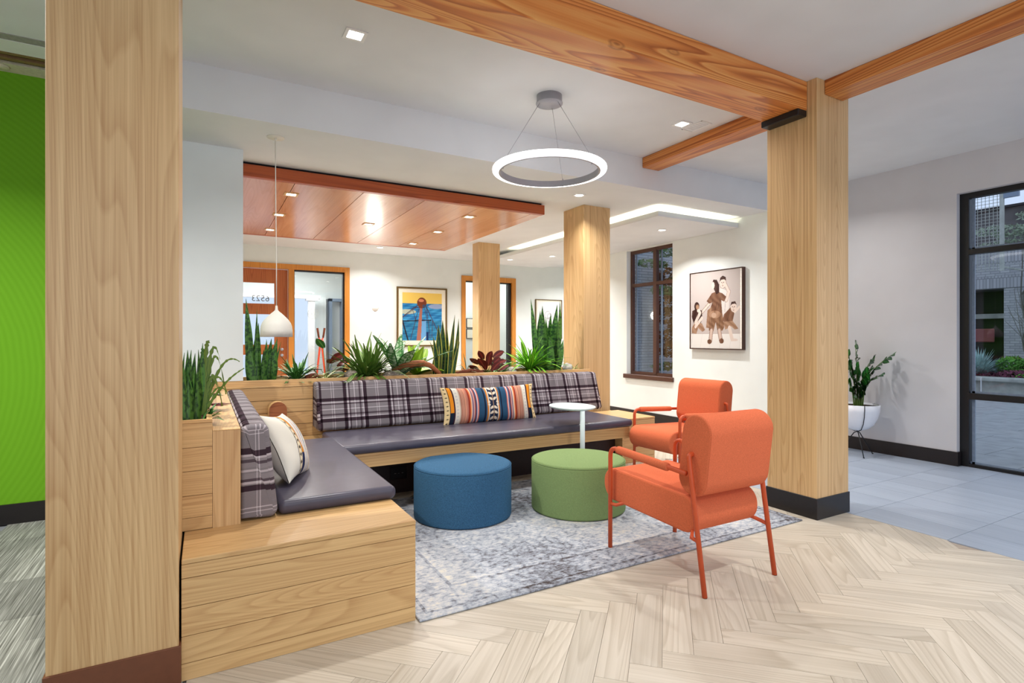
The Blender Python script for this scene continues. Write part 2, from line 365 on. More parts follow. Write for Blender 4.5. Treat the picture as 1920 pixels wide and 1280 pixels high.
def lathe(name, prof, c, m, parent=None, n=48, smooth=True, world=True):
    vs = []; fs = []
    for r, z in prof:
        for j in range(n):
            a = 2*PI*j/n; vs.append((c[0]+r*math.cos(a), c[1]+r*math.sin(a), c[2]+z))
    k = len(prof)
    for i in range(k-1):
        for j in range(n):
            fs.append((i*n+j, i*n+(j+1) % n, (i+1)*n+(j+1) % n, (i+1)*n+j))
    if prof[0][0] > 1e-4: fs.append(tuple(range(n))[::-1])
    if prof[-1][0] > 1e-4: fs.append(tuple(range((k-1)*n, k*n)))
    return mesh(name, vs, fs, m, parent, smooth, world=world)
def auto(o, ang=35):
    bpy.context.view_layer.objects.active = o
    me = o.data
    bm = bmesh.new(); bm.from_mesh(me)
    for e in bm.edges:
        if len(e.link_faces) == 2 and e.calc_face_angle(0) > math.radians(ang): e.smooth = False
    bm.to_mesh(me); bm.free(); return o
def stadium(cx, cz, w, h, n=8, r=None):
    """rounded rectangle profile (ccw)"""
    r = min(w, h)/2*.98 if r is None else r; pts = []
    for qx, qz, a0 in ((1, 1, 0), (-1, 1, PI/2), (-1, -1, PI), (1, -1, 1.5*PI)):
        for k in range(n+1):
            a = a0+PI/2*k/n; pts.append((cx+qx*(w/2-r)+r*math.cos(a), cz+qz*(h/2-r)+r*math.sin(a)))
    return pts
def cushion(name, prof, f, a0, a1, er, m, parent=None, world=True, seg=4, u0=0, v0=0, steps=1, cu=0, cv=0, capring=False):
    """profile (p,q) swept from a0 to a1; f(p,q,a)->xyz; ends rounded by er; UV in metres"""
    cx = sum(p for p, q in prof)/len(prof); cz = sum(q for p, q in prof)/len(prof); n = len(prof)
    rings = []
    for k in range(seg+1):
        t = PI/2*k/seg; rings.append((a0+er*(1-math.sin(t)), er*(1-math.cos(t))))
    rings = [(a0+er*(1-math.sin(PI/2*k/seg)), er*(1-math.cos(PI/2*k/seg))) for k in range(seg, -1, -1)]
    rings += [(a1-er*(1-math.sin(PI/2*k/seg)), er*(1-math.cos(PI/2*k/seg))) for k in range(seg+1)]
    nor = []; sg_ = 1 if sum(prof[i-1][0]*prof[i][1]-prof[i][0]*prof[i-1][1] for i in range(n)) > 0 else -1
    for i in range(n):
        a = prof[i-1]; b = prof[(i+1) % n]; tx, tz = b[0]-a[0], b[1]-a[1]; l = math.hypot(tx, tz) or 1; nor.append((sg_*tz/l, -sg_*tx/l))
    arc = [0]
    for i in range(1, n): arc.append(arc[-1]+math.hypot(prof[i][0]-prof[i-1][0], prof[i][1]-prof[i-1][1]))
    vs = []; uv = []
    # order: rings start at a0 face
    rr = [(a0+er*(1-math.cos(PI/2*k/seg)), er*(1-math.sin(PI/2*k/seg))) for k in range(seg+1)]
    rr += [(a1-er*(1-math.cos(PI/2*k/seg)), er*(1-math.sin(PI/2*k/seg))) for k in range(seg, -1, -1)]
    for a, ins in rr:
        for i, (p, q) in enumerate(prof):
            vs.append(f(p-nor[i][0]*ins, q-nor[i][1]*ins, a))
    fs = []; K = len(rr)
    for i in range(K-1):
        for j in range(n): fs.append((i*n+j, i*n+(j+1) % n, (i+1)*n+(j+1) % n, (i+1)*n+j))
    fs.append(tuple(range(n))[::-1]); fs.append(tuple(range((K-1)*n, K*n)))
    o = mesh(name, vs, fs, m, parent, True, world=world)
    l = o.data.uv_layers.new(name='UVMap'); me = o.data; tot = arc[-1]+math.hypot(prof[0][0]-prof[-1][0], prof[0][1]-prof[-1][1])
    for p in me.polygons:
        ri = [vi//n for vi in p.vertices]; cap = len(p.vertices) > 4 or (capring and (max(ri) <= seg or min(ri) >= K-1-seg))
        for li, vi in zip(p.loop_indices, p.vertices):
            i, j = divmod(vi, n)
            if cap: l.data[li].uv = (prof[j][0]+cu, prof[j][1]+cv)
            else:
                v = arc[j]
                if j == 0 and any(x % n == n-1 for x in p.vertices): v = tot
                l.data[li].uv = (rr[i][0]+u0, v+v0)
    bm = bmesh.new(); bm.from_mesh(me); bmesh.ops.recalc_face_normals(bm, faces=bm.faces); bm.to_mesh(me); bm.free()
    return auto(o, 60)
def ribbon(name, pts, ws, m, parent, fold=.25, up=Vector((0, 0, 1)), side=None, nx=4, world=True):
    """leaf blade along pts with half widths ws; UV u across 0-1, v along in metres; shallow V section, thin but solid"""
    pts = [Vector(p) for p in pts]; vs = []; uv = []; fs = []; k = len(pts); d = 0
    for i, p in enumerate(pts):
        t = (pts[min(i+1, k-1)]-pts[max(i-1, 0)]).normalized()
        if side is None:
            s = t.cross(up)
            s = s.normalized() if s.length > 1e-3 else Vector((1, 0, 0))
        else: s = (side-t*side.dot(t)).normalized()
        nn = s.cross(t).normalized()
        if i: d += (pts[i]-pts[i-1]).length
        for j in range(nx+1):
            c = -1+2*j/nx; vs.append(p+s*ws[i]*c+nn*ws[i]*fold*abs(c)); uv.append((j/nx, d))
    for i in range(k-1):
        for j in range(nx):
            a = i*(nx+1)+j; fs.append((a, a+1, a+nx+2, a+nx+1))
    return mesh(name, vs, fs, m, parent, True, uv=uv, world=world)
def inpoly(px, py, poly):
    c = np.zeros(px.shape, bool); n = len(poly)
    for i in range(n):
        x0, y0 = poly[i]; x1, y1 = poly[i-1]
        if y0 == y1: continue
        c ^= ((y0 > py) != (y1 > py)) & (px < (x1-x0)*(py-y0)/(y1-y0)+x0)
    return c
def nearline(px, py, a, b, w):
    ax, ay = a; bx, by = b; l2 = (bx-ax)**2+(by-ay)**2
    t = np.clip(((px-ax)*(bx-ax)+(py-ay)*(by-ay))/l2, 0, 1)
    return np.hypot(px-ax-t*(bx-ax), py-ay-t*(by-ay)) < w
def printgrid(name, f, colors, nu, nv, m, parent=None, smooth=False):
    """f(u,v)->xyz, colors(U,V)->(...,3) srgb 0-255 arrays with u right, v up"""
    U, V = np.meshgrid(np.linspace(0, 1, nu+1), np.linspace(0, 1, nv+1))
    col = np.clip(colors(U, V), 0, 255)/255.; col = np.where(col <= .04045, col/12.92, ((col+.055)/1.055)**2.4)
    vs = [f(u, v) for u, v in zip(U.ravel(), V.ravel())]
    fs = [(j*(nu+1)+i, j*(nu+1)+i+1, (j+1)*(nu+1)+i+1, (j+1)*(nu+1)+i) for j in range(nv) for i in range(nu)]
    o = mesh(name, vs, fs, m, parent, smooth)
    a = o.data.color_attributes.new('Col', 'FLOAT_COLOR', 'POINT')
    buf = np.ones((len(vs), 4), np.float32); buf[:, :3] = col.reshape(-1, 3); a.data.foreach_set('color', buf.ravel())
    return o
def copy_tree(o, parent=None):
    c = o.copy(); C.objects.link(c)
    if parent: c.parent = parent
    for ch in list(o.children): copy_tree(ch, c)
    return c
# ------------------------------------------------------------------ the setting
def struct(name, x0, x1, y0, y1, z0, z1, m, bev=0):
    o = box(name, x0, x1, y0, y1, z0, z1, m, None, bev); o['kind'] = 'structure'; return o
def struct_multi(name, boxes, m, parent=None):
    bm = bmesh.new()
    for b in boxes: addbox(bm, *b)
    o = bmobj(name, bm, m, parent)
    if not parent: o['kind'] = 'structure'
    return o
ZC, ZS, YS = 3.035, 2.732, 4.104
floor = struct_multi('floor', [(-1.0, 4.0, -3.0, YS, -.12, -.007), (-1.0, 5.9, YS, 7.6, -.12, -.007), (-1.0, 8.5, 7.6, 12.6, -.12, -.007)], M['subfloor'])
tiles = struct('floor', 4.0, 6.54, -3.0, YS, -.12, -.007, M['grout'])
carpet = struct('floor', -4.0, -1.0, -3.0, 4.95, -.12, -.007, M['grout'])
# herringbone planks, each its own board
def clip(poly, axis, val, keep_less):
    out = []
    for i in range(len(poly)):
        a, b = poly[i-1], poly[i]; ia = (a[axis] <= val) == keep_less; ib = (b[axis] <= val) == keep_less
        if ia != ib:
            t = (val-a[axis])/(b[axis]-a[axis]); out.append((a[0]+(b[0]-a[0])*t, a[1]+(b[1]-a[1])*t))
        if ib: out.append(b)
    return out
PW, PL = .1205, .600
plank_me = {}
def plank(cx, cy, ang, clips):
    g = .0007; c, s = math.cos(ang), math.sin(ang)
    loc = [(-PL/2+g, -PW/2+g), (PL/2-g, -PW/2+g), (PL/2-g, PW/2-g), (-PL/2+g, PW/2-g)]
    w = [(cx+x*c-y*s, cy+x*s+y*c) for x, y in loc]; p = w
    for ax, v, k in clips:
        p = clip(p, ax, v, k)
        if len(p) < 3: return
    whole = len(p) == 4 and all(abs(p[i][0]-w[i-0][0]) < 1e-6 or True for i in range(4)) and sum(min(math.hypot(a[0]-b[0], a[1]-b[1]) for b in w) for a in p) < 1e-5
    key = 'whole'
    if whole and key in plank_me: me = plank_me[key]
    else:
        q = [((x-cx)*c+(y-cy)*s, -(x-cx)*s+(y-cy)*c) for x, y in p]; n = len(q)
        if abs(sum(q[i-1][0]*q[i][1]-q[i][0]*q[i-1][1] for i in range(n)))/2 < 1e-4: return
        vs = [(x, y, 0) for x, y in q]+[(x, y, -.0065) for x, y in q]
        fs = [tuple(range(n)), tuple(range(n, 2*n))[::-1]]+[(i, i+n, (i+1) % n+n, (i+1) % n) for i in range(n)]
        me = bpy.data.meshes.new('plank'); me.from_pydata(vs, [], fs); me.materials.append(M['plank'])
        if whole: plank_me[key] = me
    o = bpy.data.objects.new('plank', me); C.objects.link(o); o.location = (cx, cy, 0); o.rotation_euler = (0, 0, ang); o.parent = floor
D = PL/math.sqrt(2); pitch = PW*math.sqrt(2)
for row in range(-6, 9):
    cy = 1.785+row*D; up = row % 2 == 0; ang = PI/4 if up else -PI/4
    x_off = 2.36 + (0 if up else PW/math.sqrt(2))
    for k in range(-20, 26):
        cx = x_off+k*pitch
        if cx < -.05 or cx > 6: continue
        if cy < .25 or cy > 5.0: continue
        if cy < 2.4:
            if cx > 4.1: continue
            if cx < 1.0-.9*cy and cy > 0: continue
            clips = [(0, 3.998, True), (0, -.06, False)]
        else:
            if cx < 3.45 and not (3.95 < cy < 4.45 and .8 < cx): continue
            if cx < 3.45 and cy < 3.95: continue
            clips = [(0, 5.735, True)]
            if cy < 4.0: clips = [(0, 3.998, True)]
            if cx > 4.1 and cy < 4.0: continue
            if cx < 4.05 and cy > 4.5: continue
        plank(cx, cy, ang, clips)
# porcelain tiles by the street window
ys = [-.05, .51, .885, 1.45, 1.635, 2.20, 2.577, 3.14, 3.52, 4.10]
ys = [-.12, .505, .88, 1.26, 1.635, 2.20, 2.577, 3.14, 3.52, 4.10]
for i in range(9):
    for j in range(len(ys)-1):
        x0 = 4.0 if i == 0 else 4.0+.30*i; x1 = min(4.0+.30*(i+1), 6.52)
        o = box('tile', x0+.0015, x1-.0015, ys[j]+.0015, ys[j+1]-.0015, -.0068, 0, M['tile'], tiles)
# carpet tiles
k = 0
for i in range(14):
    for j in range(3):
        x0 = -1.75+.25*i*.5; y0 = 1.2+j*1.25+(.62 if i % 2 else 0)
        if x0 > -.2: continue
        x1 = x0+.125; 
for i in range(8):
    for j in range(-1, 8):
        x0 = -1.9+i*.25; y0 = .7+j*.5+(.25 if i % 2 else 0); y1 = min(y0+.5, 4.848)
        if y1-y0 < .05 or x0 >= -.1: continue
        box('carpet_tile', x0+.0005, min(x0+.25, -.07)-.0005, y0+.0005, y1-.0005, -.006, .0015, M['carpet'], carpet)
# ceilings
cl = struct_multi('ceiling', [(-4.1, -.2, -3, 4.26, ZC, ZC+.12), (-.2, 6.7, -3, YS, ZC, ZC+.12), (-4.1, -.2, 4.26, 4.95, ZC+.02, ZC+.12)], M['ceil'])
sof = struct_multi('ceiling', [(-.2, 5.9, YS, 7.6, ZS, ZC+.12), (-.2, 8.5, 7.6, 9.75, ZS, ZC+.12)], M['ceil'])
struct_multi('ceiling', [(-1.2, 5.9, 9.75, 12.6, ZS, ZS+.12), (-1.2, -.2, 4.95, 9.75, ZS, ZC+.12)], M['white'])
struct('trim_1', -4.0, -.2, 4.25, 4.33, ZC-.004, ZC+.03, M['grey_trim'])
tr = struct('trim_2', -4.0, -.2, 4.33, 4.51, ZC-.006, ZC+.02, M['white_trim'])
tk = struct('trim_3', -4.0, -.2, 4.51, 4.70, ZC+.012, ZC+.03, M['track'])
box('track_rail', -4.0, -.2, 4.515, 4.545, ZC-.008, ZC+.012, M['tan_metal'], tk)
box('track_rail', -4.0, -.2, 4.60, 4.64, ZC-.008, ZC+.012, M['tan_metal'], tk)
hb = struct('trim_4', -4.0, -.2, 4.70, 4.87, ZC-.006, ZC+.03, M['beige'])
lathe('oval_sensor', [(0, -.012), (.04, -.012), (.05, 0)], (-1.17, 4.76, ZC-.006), M['beige'], hb, 24)
# walls
struct('wall_green', -4.0, -.2, 4.85, 5.0, 0, ZC, M['green_wall'])
struct('baseboard_green', -4.0, -.2, 4.835, 4.85, 0, .135, M['black'])
struct('wall_nook', -.2, .26, 4.80, 4.98, .911, ZS, M['white'])
struct('wall_left', -4.15, -4.0, -3, 5.0, 0, ZC, M['white'])
struct('wall_hall', -1.2, -1.05, 5.0, 12.6, 0, ZS, M['white'])
struct_multi('wall_back', [(-1.1, .02, 9.6, 9.75, 0, ZS), (.02, 2.166, 9.6, 9.75, 2.453, ZS), (2.166, 4.27, 9.6, 9.75, 0, ZS), (4.27, 5.455, 9.6, 9.75, 2.44, ZS), (5.455, 8.5, 9.6, 9.75, 0, ZS)], M['white'])
struct('wall_alcove', 8.4, 8.55, 7.74, 9.6, 0, ZS, M['white'])
struct('wall_alcove', 5.75, 8.55, 7.605, 7.74, 0, ZC, M['white'])
struct_multi('wall_right', [(5.75, 5.9, YS, 5.627, 0, ZS), (5.75, 5.9, 6.59, 7.6, 0, ZS), (5.75, 5.9, 5.627, 6.59, 0, .69), (5.75, 5.9, 5.627, 6.59, 2.60, ZS)], M['white'])
struct('wall_jog', 5.901, 6.54, YS, YS+.14, 0, ZC, M['white'])
struct_multi('wall_street', [(6.387, 6.54, 2.533, YS, 0, ZC), (6.387, 6.54, -3, 2.533, 2.652, ZC)], M['grey_wall'])
struct_multi('baseboard_right', [(5.735, 5.75, YS, 7.6, 0, .143)], M['black'])
struct_multi('baseboard_jog', [(5.735, 6.372, YS-.015, YS, 0, .143)], M['black'])
struct_multi('baseboard_street', [(6.372, 6.387, 2.518, YS-.015, 0, .138), (6.387, 6.44, 2.518, 2.533, 0, .138)], M['black'])
struct_multi('baseboard_back', [(2.17, 4.27, 9.585, 9.6, 0, .14), (5.455, 8.4, 9.585, 9.6, 0, .14)], M['black'])
# small side window
w1 = thing('window_1', None, None, (5.85, 6.1, .69)); w1['kind'] = 'structure'
struct_multi('window_frame', [(5.83, 5.88, 5.627, 5.68, .69, 2.60), (5.83, 5.88, 6.545, 6.59, .69, 2.60), (5.83, 5.88, 5.68, 6.545, 2.55, 2.60), (5.83, 5.88, 5.68, 6.545, .69, .73)], M['window_bronze'], w1)
struct_multi('mullion', [(5.82, 5.88, 6.02, 6.085, .71, 2.57)], M['window_bronze'], w1)
struct_multi('mullion', [(5.822, 5.878, 5.66, 6.56, 2.035, 2.085)], M['window_bronze'], w1)
for y0, y1 in ((5.66, 6.02), (6.085, 6.56)):
    for z0, z1 in ((.72, 2.035), (2.085, 2.56)):
        box('glazing_bead', 5.885, 5.90, y1-.055, y1-.03, z0, z1, M['steel_strip'], w1)
        box('pane', 5.90, 5.905, y0, y1, z0, z1, M['glass_dark'], w1)
box('window_sill', 5.715, 5.86, 5.60, 6.64, .625, .69, M['window_bronze'], w1, .006)
# street window
w2 = thing('window_2', None, None, (6.48, 1.0, 0)); w2['kind'] = 'structure'
struct_multi('window_frame', [(6.45, 6.52, 2.46, 2.533, 0, 2.652), (6.45, 6.52, -3, 2.46, 2.60, 2.652), (6.45, 6.52, -3, 2.46, -.005, .03)], M['dark_metal'], w2)
for z0, z1 in ((2.055, 2.105), (.655, .715)): box('transom', 6.445, 6.515, -3, 2.47, z0, z1, M['dark_metal'], w2)
for y in (.9, -.7, -2.3): box('mullion', 6.445, 6.515, y, y+.06, 0, 2.62, M['dark_metal'], w2)
for y0, y1 in ((.96, 2.46), (-.64, .9), (-2.24, -.7)):
    for z0, z1 in ((.03, .655), (.715, 2.055), (2.105, 2.60)):
        box('pane', 6.50, 6.506, y0, y1, z0, z1, M['glass_blue'], w2)
        box('glazing_bead', 6.488, 6.50, y1-.035, y1-.012, z0, z1, M['steel_strip'], w2)
        box('glazing_bead', 6.488, 6.50, y0, y1, z0, z0+.018, M['steel_strip'], w2)
# back wall door set with sidelight
d1 = thing('door_1', None, None, (1.1, 9.64, 0)); d1['kind'] = 'structure'
struct_multi('door_frame', [(.02, 2.166, 9.57, 9.72, 2.37, 2.453), (2.085, 2.166, 9.57, 9.72, 0, 2.37), (.02, .10, 9.57, 9.72, 0, 2.37), (1.188, 1.272, 9.575, 9.72, 0, 2.37)], M['frame_wood'], d1)
struct_multi('shadow_gap', [(1.272, 1.285, 9.62, 9.70, 0, 2.37), (2.060, 2.085, 9.62, 9.70, 0, 2.37), (1.272, 2.085, 9.62, 9.70, 2.345, 2.37)], M['dark_metal'], d1)
leaf = struct_multi('door_leaf', [(.25, .98, 9.65, 9.69, 2.135, 2.36), (.25, .98, 9.65, 9.69, 1.63, 1.80), (.98, 1.18, 9.65, 9.69, 0, 2.36), (.10, .25, 9.65, 9.69, 0, 2.36), (.25, .98, 9.65, 9.69, .0, .30), (.25, .98, 9.65, 9.69, .98, 1.14), (.25, .98, 9.65, 9.69, .55, .62)], M['door_wood'], d1)
for z0, z1 in ((1.80, 2.135), (1.14, 1.63), (.62, .98), (.30, .55)): box('pane', .25, .98, 9.668, 9.672, z0, z1, M['glass'], leaf)
box('pane', 1.285, 2.06, 9.658, 9.664, 0.0, 2.345, M['glass'], d1)
for z in (.965, 1.06):
    vs, fs = tubegeo([(1.09, 9.65, z), (1.09, 9.60, z)], .024, 14); mesh('door_knob', vs, fs, M['alu'], leaf, True)
# house number seen from behind, on the door glass
def text(name, s, loc, rot, size, m, parent=None, mirror=False, ext=.002, align='CENTER'):
    cu = bpy.data.curves.new(name, 'FONT'); cu.body = s; cu.size = size; cu.extrude = ext; cu.align_x = align; cu.align_y = 'CENTER'
    o = bpy.data.objects.new(name, cu); C.objects.link(o); dg = bpy.context.evaluated_depsgraph_get()
    me = bpy.data.meshes.new_from_object(o.evaluated_get(dg)); bpy.data.objects.remove(o)
    mt = Matrix.Translation(loc) @ rot.to_4x4() @ Matrix.Diagonal((-1 if mirror else 1, 1, 1, 1)); me.transform(mt)
    if mirror: me.flip_normals()
    me.materials.clear(); me.materials.append(m)
    q = bpy.data.objects.new(name, me); C.objects.link(q)
    if parent: q.parent = parent; q.location = -wloc(parent)
    return q
RX = Matrix.Rotation(PI/2, 3, 'X')
M['etch'] = plain('grey_vinyl_numerals', (120, 130, 140), .6, .2)
M['etch_w'] = plain('frosted_vinyl', (212, 222, 222), .7, .2)
text('door_numerals', '6523', (.775, 9.664, 1.88), RX, .135, M['etch'], leaf, True)
vs, fs = tubegeo([(1.58+.085*math.cos(a), 9.655, 1.65+.085*math.sin(a)) for a in np.linspace(0, 2*PI, 33)[:-1]], .004, 6, True)
em = mesh('glass_emblem', vs, fs, M['etch_w'], d1, True)
for q in range(8):
    a = q*PI/4; tube('glass_emblem_petal', [(1.58+.045*math.cos(a)+.026*math.cos(t), 9.655, 1.65+.045*math.sin(a)+.026*math.sin(t)) for t in np.linspace(0, 2*PI, 13)], .0025, M['etch_w'], d1, 5)
# second frame
d2 = thing('window_3', None, None, (4.86, 9.64, 0)); d2['kind'] = 'structure'
struct_multi('window_frame', [(4.27, 5.455, 9.57, 9.72, 2.345, 2.44), (4.27, 4.35, 9.57, 9.72, 0, 2.345), (5.37, 5.455, 9.57, 9.72, 0, 2.345)], M['frame_wood'], d2)
struct_multi('shadow_gap', [(5.30, 5.37, 9.62, 9.70, 0, 2.345), (4.35, 5.37, 9.62, 9.70, 2.325, 2.345)], M['dark_metal'], d2)
box('pane', 4.35, 5.30, 9.658, 9.664, 0, 2.325, M['glass'], d2)
# vestibule behind the sidelight
struct_multi('wall_vestibule', [(2.9, 3.4, 9.75, 12.6, 0, ZS), (-1.1, 3.0, 12.45, 12.55, 2.13, ZS), (2.02, 2.28, 12.3, 12.45, 0, 2.13), (2.28, 3.0, 12.45, 12.6, 0, 2.13)], M['white'])
vp = struct_multi('trim_5', [(1.865, 1.99, 11.95, 12.07, 0, 2.06), (-.5, 2.1, 11.93, 12.09, 2.06, 2.13), (1.82, 2.06, 11.92, 12.10, 2.02, 2.07)], M['white_trim'])
struct_multi('wall_glazed', [(2.34, 2.40, 12.25, 12.45, 0, 2.1), (2.60, 2.66, 12.25, 12.45, 0, 2.1), (2.34, 2.66, 12.25, 12.45, 2.04, 2.1)], M['steel_strip'])
struct_multi('wall_gallery', [(3.4, 5.9, 11.3, 11.45, 0, ZS), (5.80, 5.9, 9.75, 11.3, 0, ZS)], M['white'])
for z0, z1 in ((1.45, 1.67), (1.21, 1.43)):
    f = box('picture_frame', 5.14, 5.44, 11.27, 11.30, z0+.02, z1+.02, M['black'])
    box('mat_board', 5.155, 5.425, 11.265, 11.28, z0+.035, z1+.005, M['mat_board'], f)
    props(f, 'small black framed picture beyond the gallery glass, %s of the two' % ('upper' if z0 > 1.3 else 'lower'), 'picture', 'small framed pictures behind the glass')
# timber beams and columns
def column(name, x0, x1, y0, y1, z0, z1, label, base=True):
    t = thing(name, label, 'column', ((x0+x1)/2, (y0+y1)/2, z0), 0, 'oak clad columns')
    box('cladding_panel', x0, x1, y0, y1, z0+(.14 if base else 0), z1, M['oak_z'], t, .002)
    if base: box('base_trim', x0-.007, x1+.007, y0-.007, y1+.007, z0, z0+.146, M['brown_base'] if x0 < 0 else M['black'], t, .002)
    return t
column('wood_column', 3.656, 4.034, 2.250, 2.630, 0, ZC, 'tall oak column beside the rug, between the orange chairs and the grey tiles')
column('wood_column', -.455, -.083, 2.297, 2.67, 0, ZC, 'tall oak column in the left foreground with a brown base')
column('wood_column', 3.672, 4.046, 4.92, 5.31, 0, ZS, 'oak column at the right end of the planter behind the bench')
column('wood_column', 3.69, 4.062, 7.64, 7.86, 0, ZS, 'farthest oak column, in front of the framed glass opening')
def beam(label, axis, *b):
    o = box('timber_beam', *b, M['fir_x' if axis == 'X' else 'fir_y'], None, .006); return props(o, label, 'beam', 'fir ceiling beams')
beam('thick knotty fir beam running left from the top of the near column', 'X', -.083, 3.656, 2.318, 2.605, 2.832, ZC)
beam('fir beam running from the near column over the grey tiles', 'Y', 3.742, 3.958, -3.0, 2.250, 2.933, ZC)
beam('short fir beam running from the near column back towards the soffit', 'Y', 3.779, 3.995, 2.63, 4.102, 2.933, ZC)
props(box('beam_bracket', 3.56, 3.656, 2.322, 2.612, 2.788, 2.832, M['dark_metal'], None, .004), 'black steel bracket under the end of the thick fir beam', 'bracket')
# cherry canopy hanging below the soffit
cn = thing('wood_canopy', 'dropped reddish cherry wood ceiling canopy with square lights', 'canopy', (1.6, 6.5, 2.62))
X0, X1, Y0, Y1, ZB = -.15, 3.272, 5.10, 8.0, 2.61
box('fascia', X0, X1, Y0, Y0+.055, ZB, 2.712, M['cherry_x'], cn, .002); box('fascia', X0, X1, Y1-.06, Y1, ZB, 2.712, M['cherry_x'], cn, .002)
box('fascia', X1-.14, X1, Y0+.056, Y1-.061, ZB, 2.712, M['cherry_y'], cn, .002)
box('back_board', X0+.02, X1-.03, Y0+.02, Y1-.02, ZB+.012, 2.732, M['track'], cn)
sx = [X0, .69, 1.295, 1.90, 2.505, X1-.142]
for a, b in zip(sx, sx[1:]): box('panel', a+.003, b-.003, Y0+.060, Y1-.065, ZB+.001, ZB+.02, M['cherry_y'], cn)
# floating cloud ceiling with hidden LED strip
cd = thing('cloud_ceiling', 'white floating ceiling panel glowing along its upper edge', 'ceiling panel', (5.1, 6.5, 2.61))
struct_multi('panel', [(4.41, 5.745, 4.53, 9.0, 2.610, 2.630)], M['ceil'], cd)
struct_multi('rim', [(4.41, 4.43, 4.53, 9.0, 2.630, 2.668), (4.43, 5.745, 4.53, 4.55, 2.630, 2.668)], M['white'], cd)
struct_multi('led_strip', [(4.455, 4.47, 4.57, 7.9, 2.630, 2.640), (4.47, 5.62, 4.575, 4.59, 2.630, 2.640)], M['led'], cd)
# ------------------------------------------------------------------ light fittings
def downlight(loc, size, power, label, group, square=True, trim=M['white_trim'], color=(1, .985, .96), spread=2.4):
    t = thing('downlight', label, 'ceiling light', loc, 0, group); x, y, z = loc; h = size/2
    if square:
        bm = bmesh.new()
        for b in ((x-h-.02, x-h, y-h-.02, y+h+.02), (x+h, x+h+.02, y-h-.02, y+h+.02), (x-h, x+h, y-h-.02, y-h), (x-h, x+h, y+h, y+h+.02)): addbox(bm, *b, z-.006, z+.002)
        bmobj('trim_ring', bm, trim, t); box('diffuser', x-h, x+h, y-h, y+h, z-.003, z, M['lamp_on'], t)
    else:
        lathe('trim_ring', [(h, -.001), (h, -.005), (h+.018, -.005), (h+.022, 0)], loc, trim, t, 32)
        lathe('diffuser', [(0, -.003), (h, -.003), (h, 0)], loc, M['lamp_on'], t, 32)
    l = bpy.data.lights.new('downlight_beam', 'AREA'); l.shape = 'SQUARE' if square else 'DISK'; l.size = size; l.energy = power; l.color = color; l.spread = spread
    o = bpy.data.objects.new('downlight_beam', l); C.objects.link(o); o.parent = t; o.location = (0, 0, -.008)
    return t
PM = 20
downlight((.77, 3.264, ZC), .085, PM, 'square downlight in the main ceiling above the bench', 'main ceiling downlights')
downlight((3.47, 3.29, ZC), .085, PM, 'square downlight in the main ceiling left of the short beam', 'main ceiling downlights')
for x, y, p, w in ((.77, .9, 14, 'over the left foreground'), (2.9, .9, 20, 'over the middle foreground'), (4.9, .6, 10, 'over the grey tiles'), (.6, -1.4, 14, 'behind the camera on the left'), (3.2, -1.4, 14, 'behind the camera on the right'), (5.35, 3.35, 14, 'hidden behind the near column')):  # out-of-view fittings added to light the room; the last follows from the plant's shadow
    downlight((x, y, ZC), .10, p, 'unseen square downlight in the ceiling, '+w, 'entrance downlights')
downlight((-1.6, 3.0, ZC), .12, 75, 'unseen downlight added over the grey carpet before the green wall', 'added carpet light')  # added out of view to brighten the green wall and its ceiling
CL = 'cherry canopy downlights'
for x, y, s in ((.71, 5.55, 'nearest in the left row'), (.71, 6.53, 'middle of the left row'), (.71, 7.49, 'farthest in the left row'), (1.705, 6.56, 'alone in the middle'), (2.585, 5.60, 'nearest in the right row'), (2.60, 6.59, 'middle of the right row'), (2.613, 7.59, 'farthest in the right row')):
    downlight((x, y, ZB), .085, 24, 'square light in the cherry canopy, '+s, CL, True, M['oak_y'], (1, .98, .95))
downlight((2.50, 8.89, ZS), .09, 20, 'round light in the soffit between canopy and back wall', 'soffit downlights', False)
downlight((3.39, 4.62, ZS), .09, 15, 'round light in the soffit just in front of the planter column', 'soffit downlights', False)
downlight((5.03, 5.10, 2.61), .085, 30, 'round light in the floating ceiling, nearest', 'floating ceiling downlights', False)
downlight((5.05, 7.64, 2.61), .085, 30, 'round light in the floating ceiling, far right one', 'floating ceiling downlights', False)
downlight((4.63, 8.33, 2.61), .085, 30, 'round light in the floating ceiling, far left one', 'floating ceiling downlights', False)
props(box('strip_light', 1.2, 1.95, 11.2, 11.35, ZS-.01, ZS, M['lamp_on']), 'white strip light on the ceiling beyond the sidelight glass', 'ceiling light')
area('vestibule_fill', (1.2, 11.0, ZS-.02), (0, 0, 0), 1.2, 60, (1, 1, 1)); area('gallery_fill', (4.8, 10.5, ZS-.02), (0, 0, 0), .8, 26)  # area lights without fittings, added to brighten the rooms past the glass
downlight((6.6, 8.6, ZS), .09, 30, 'unseen round light added in the alcove ceiling behind the planter column', 'soffit downlights', False)  # put out of sight behind the column to lift the dim alcove
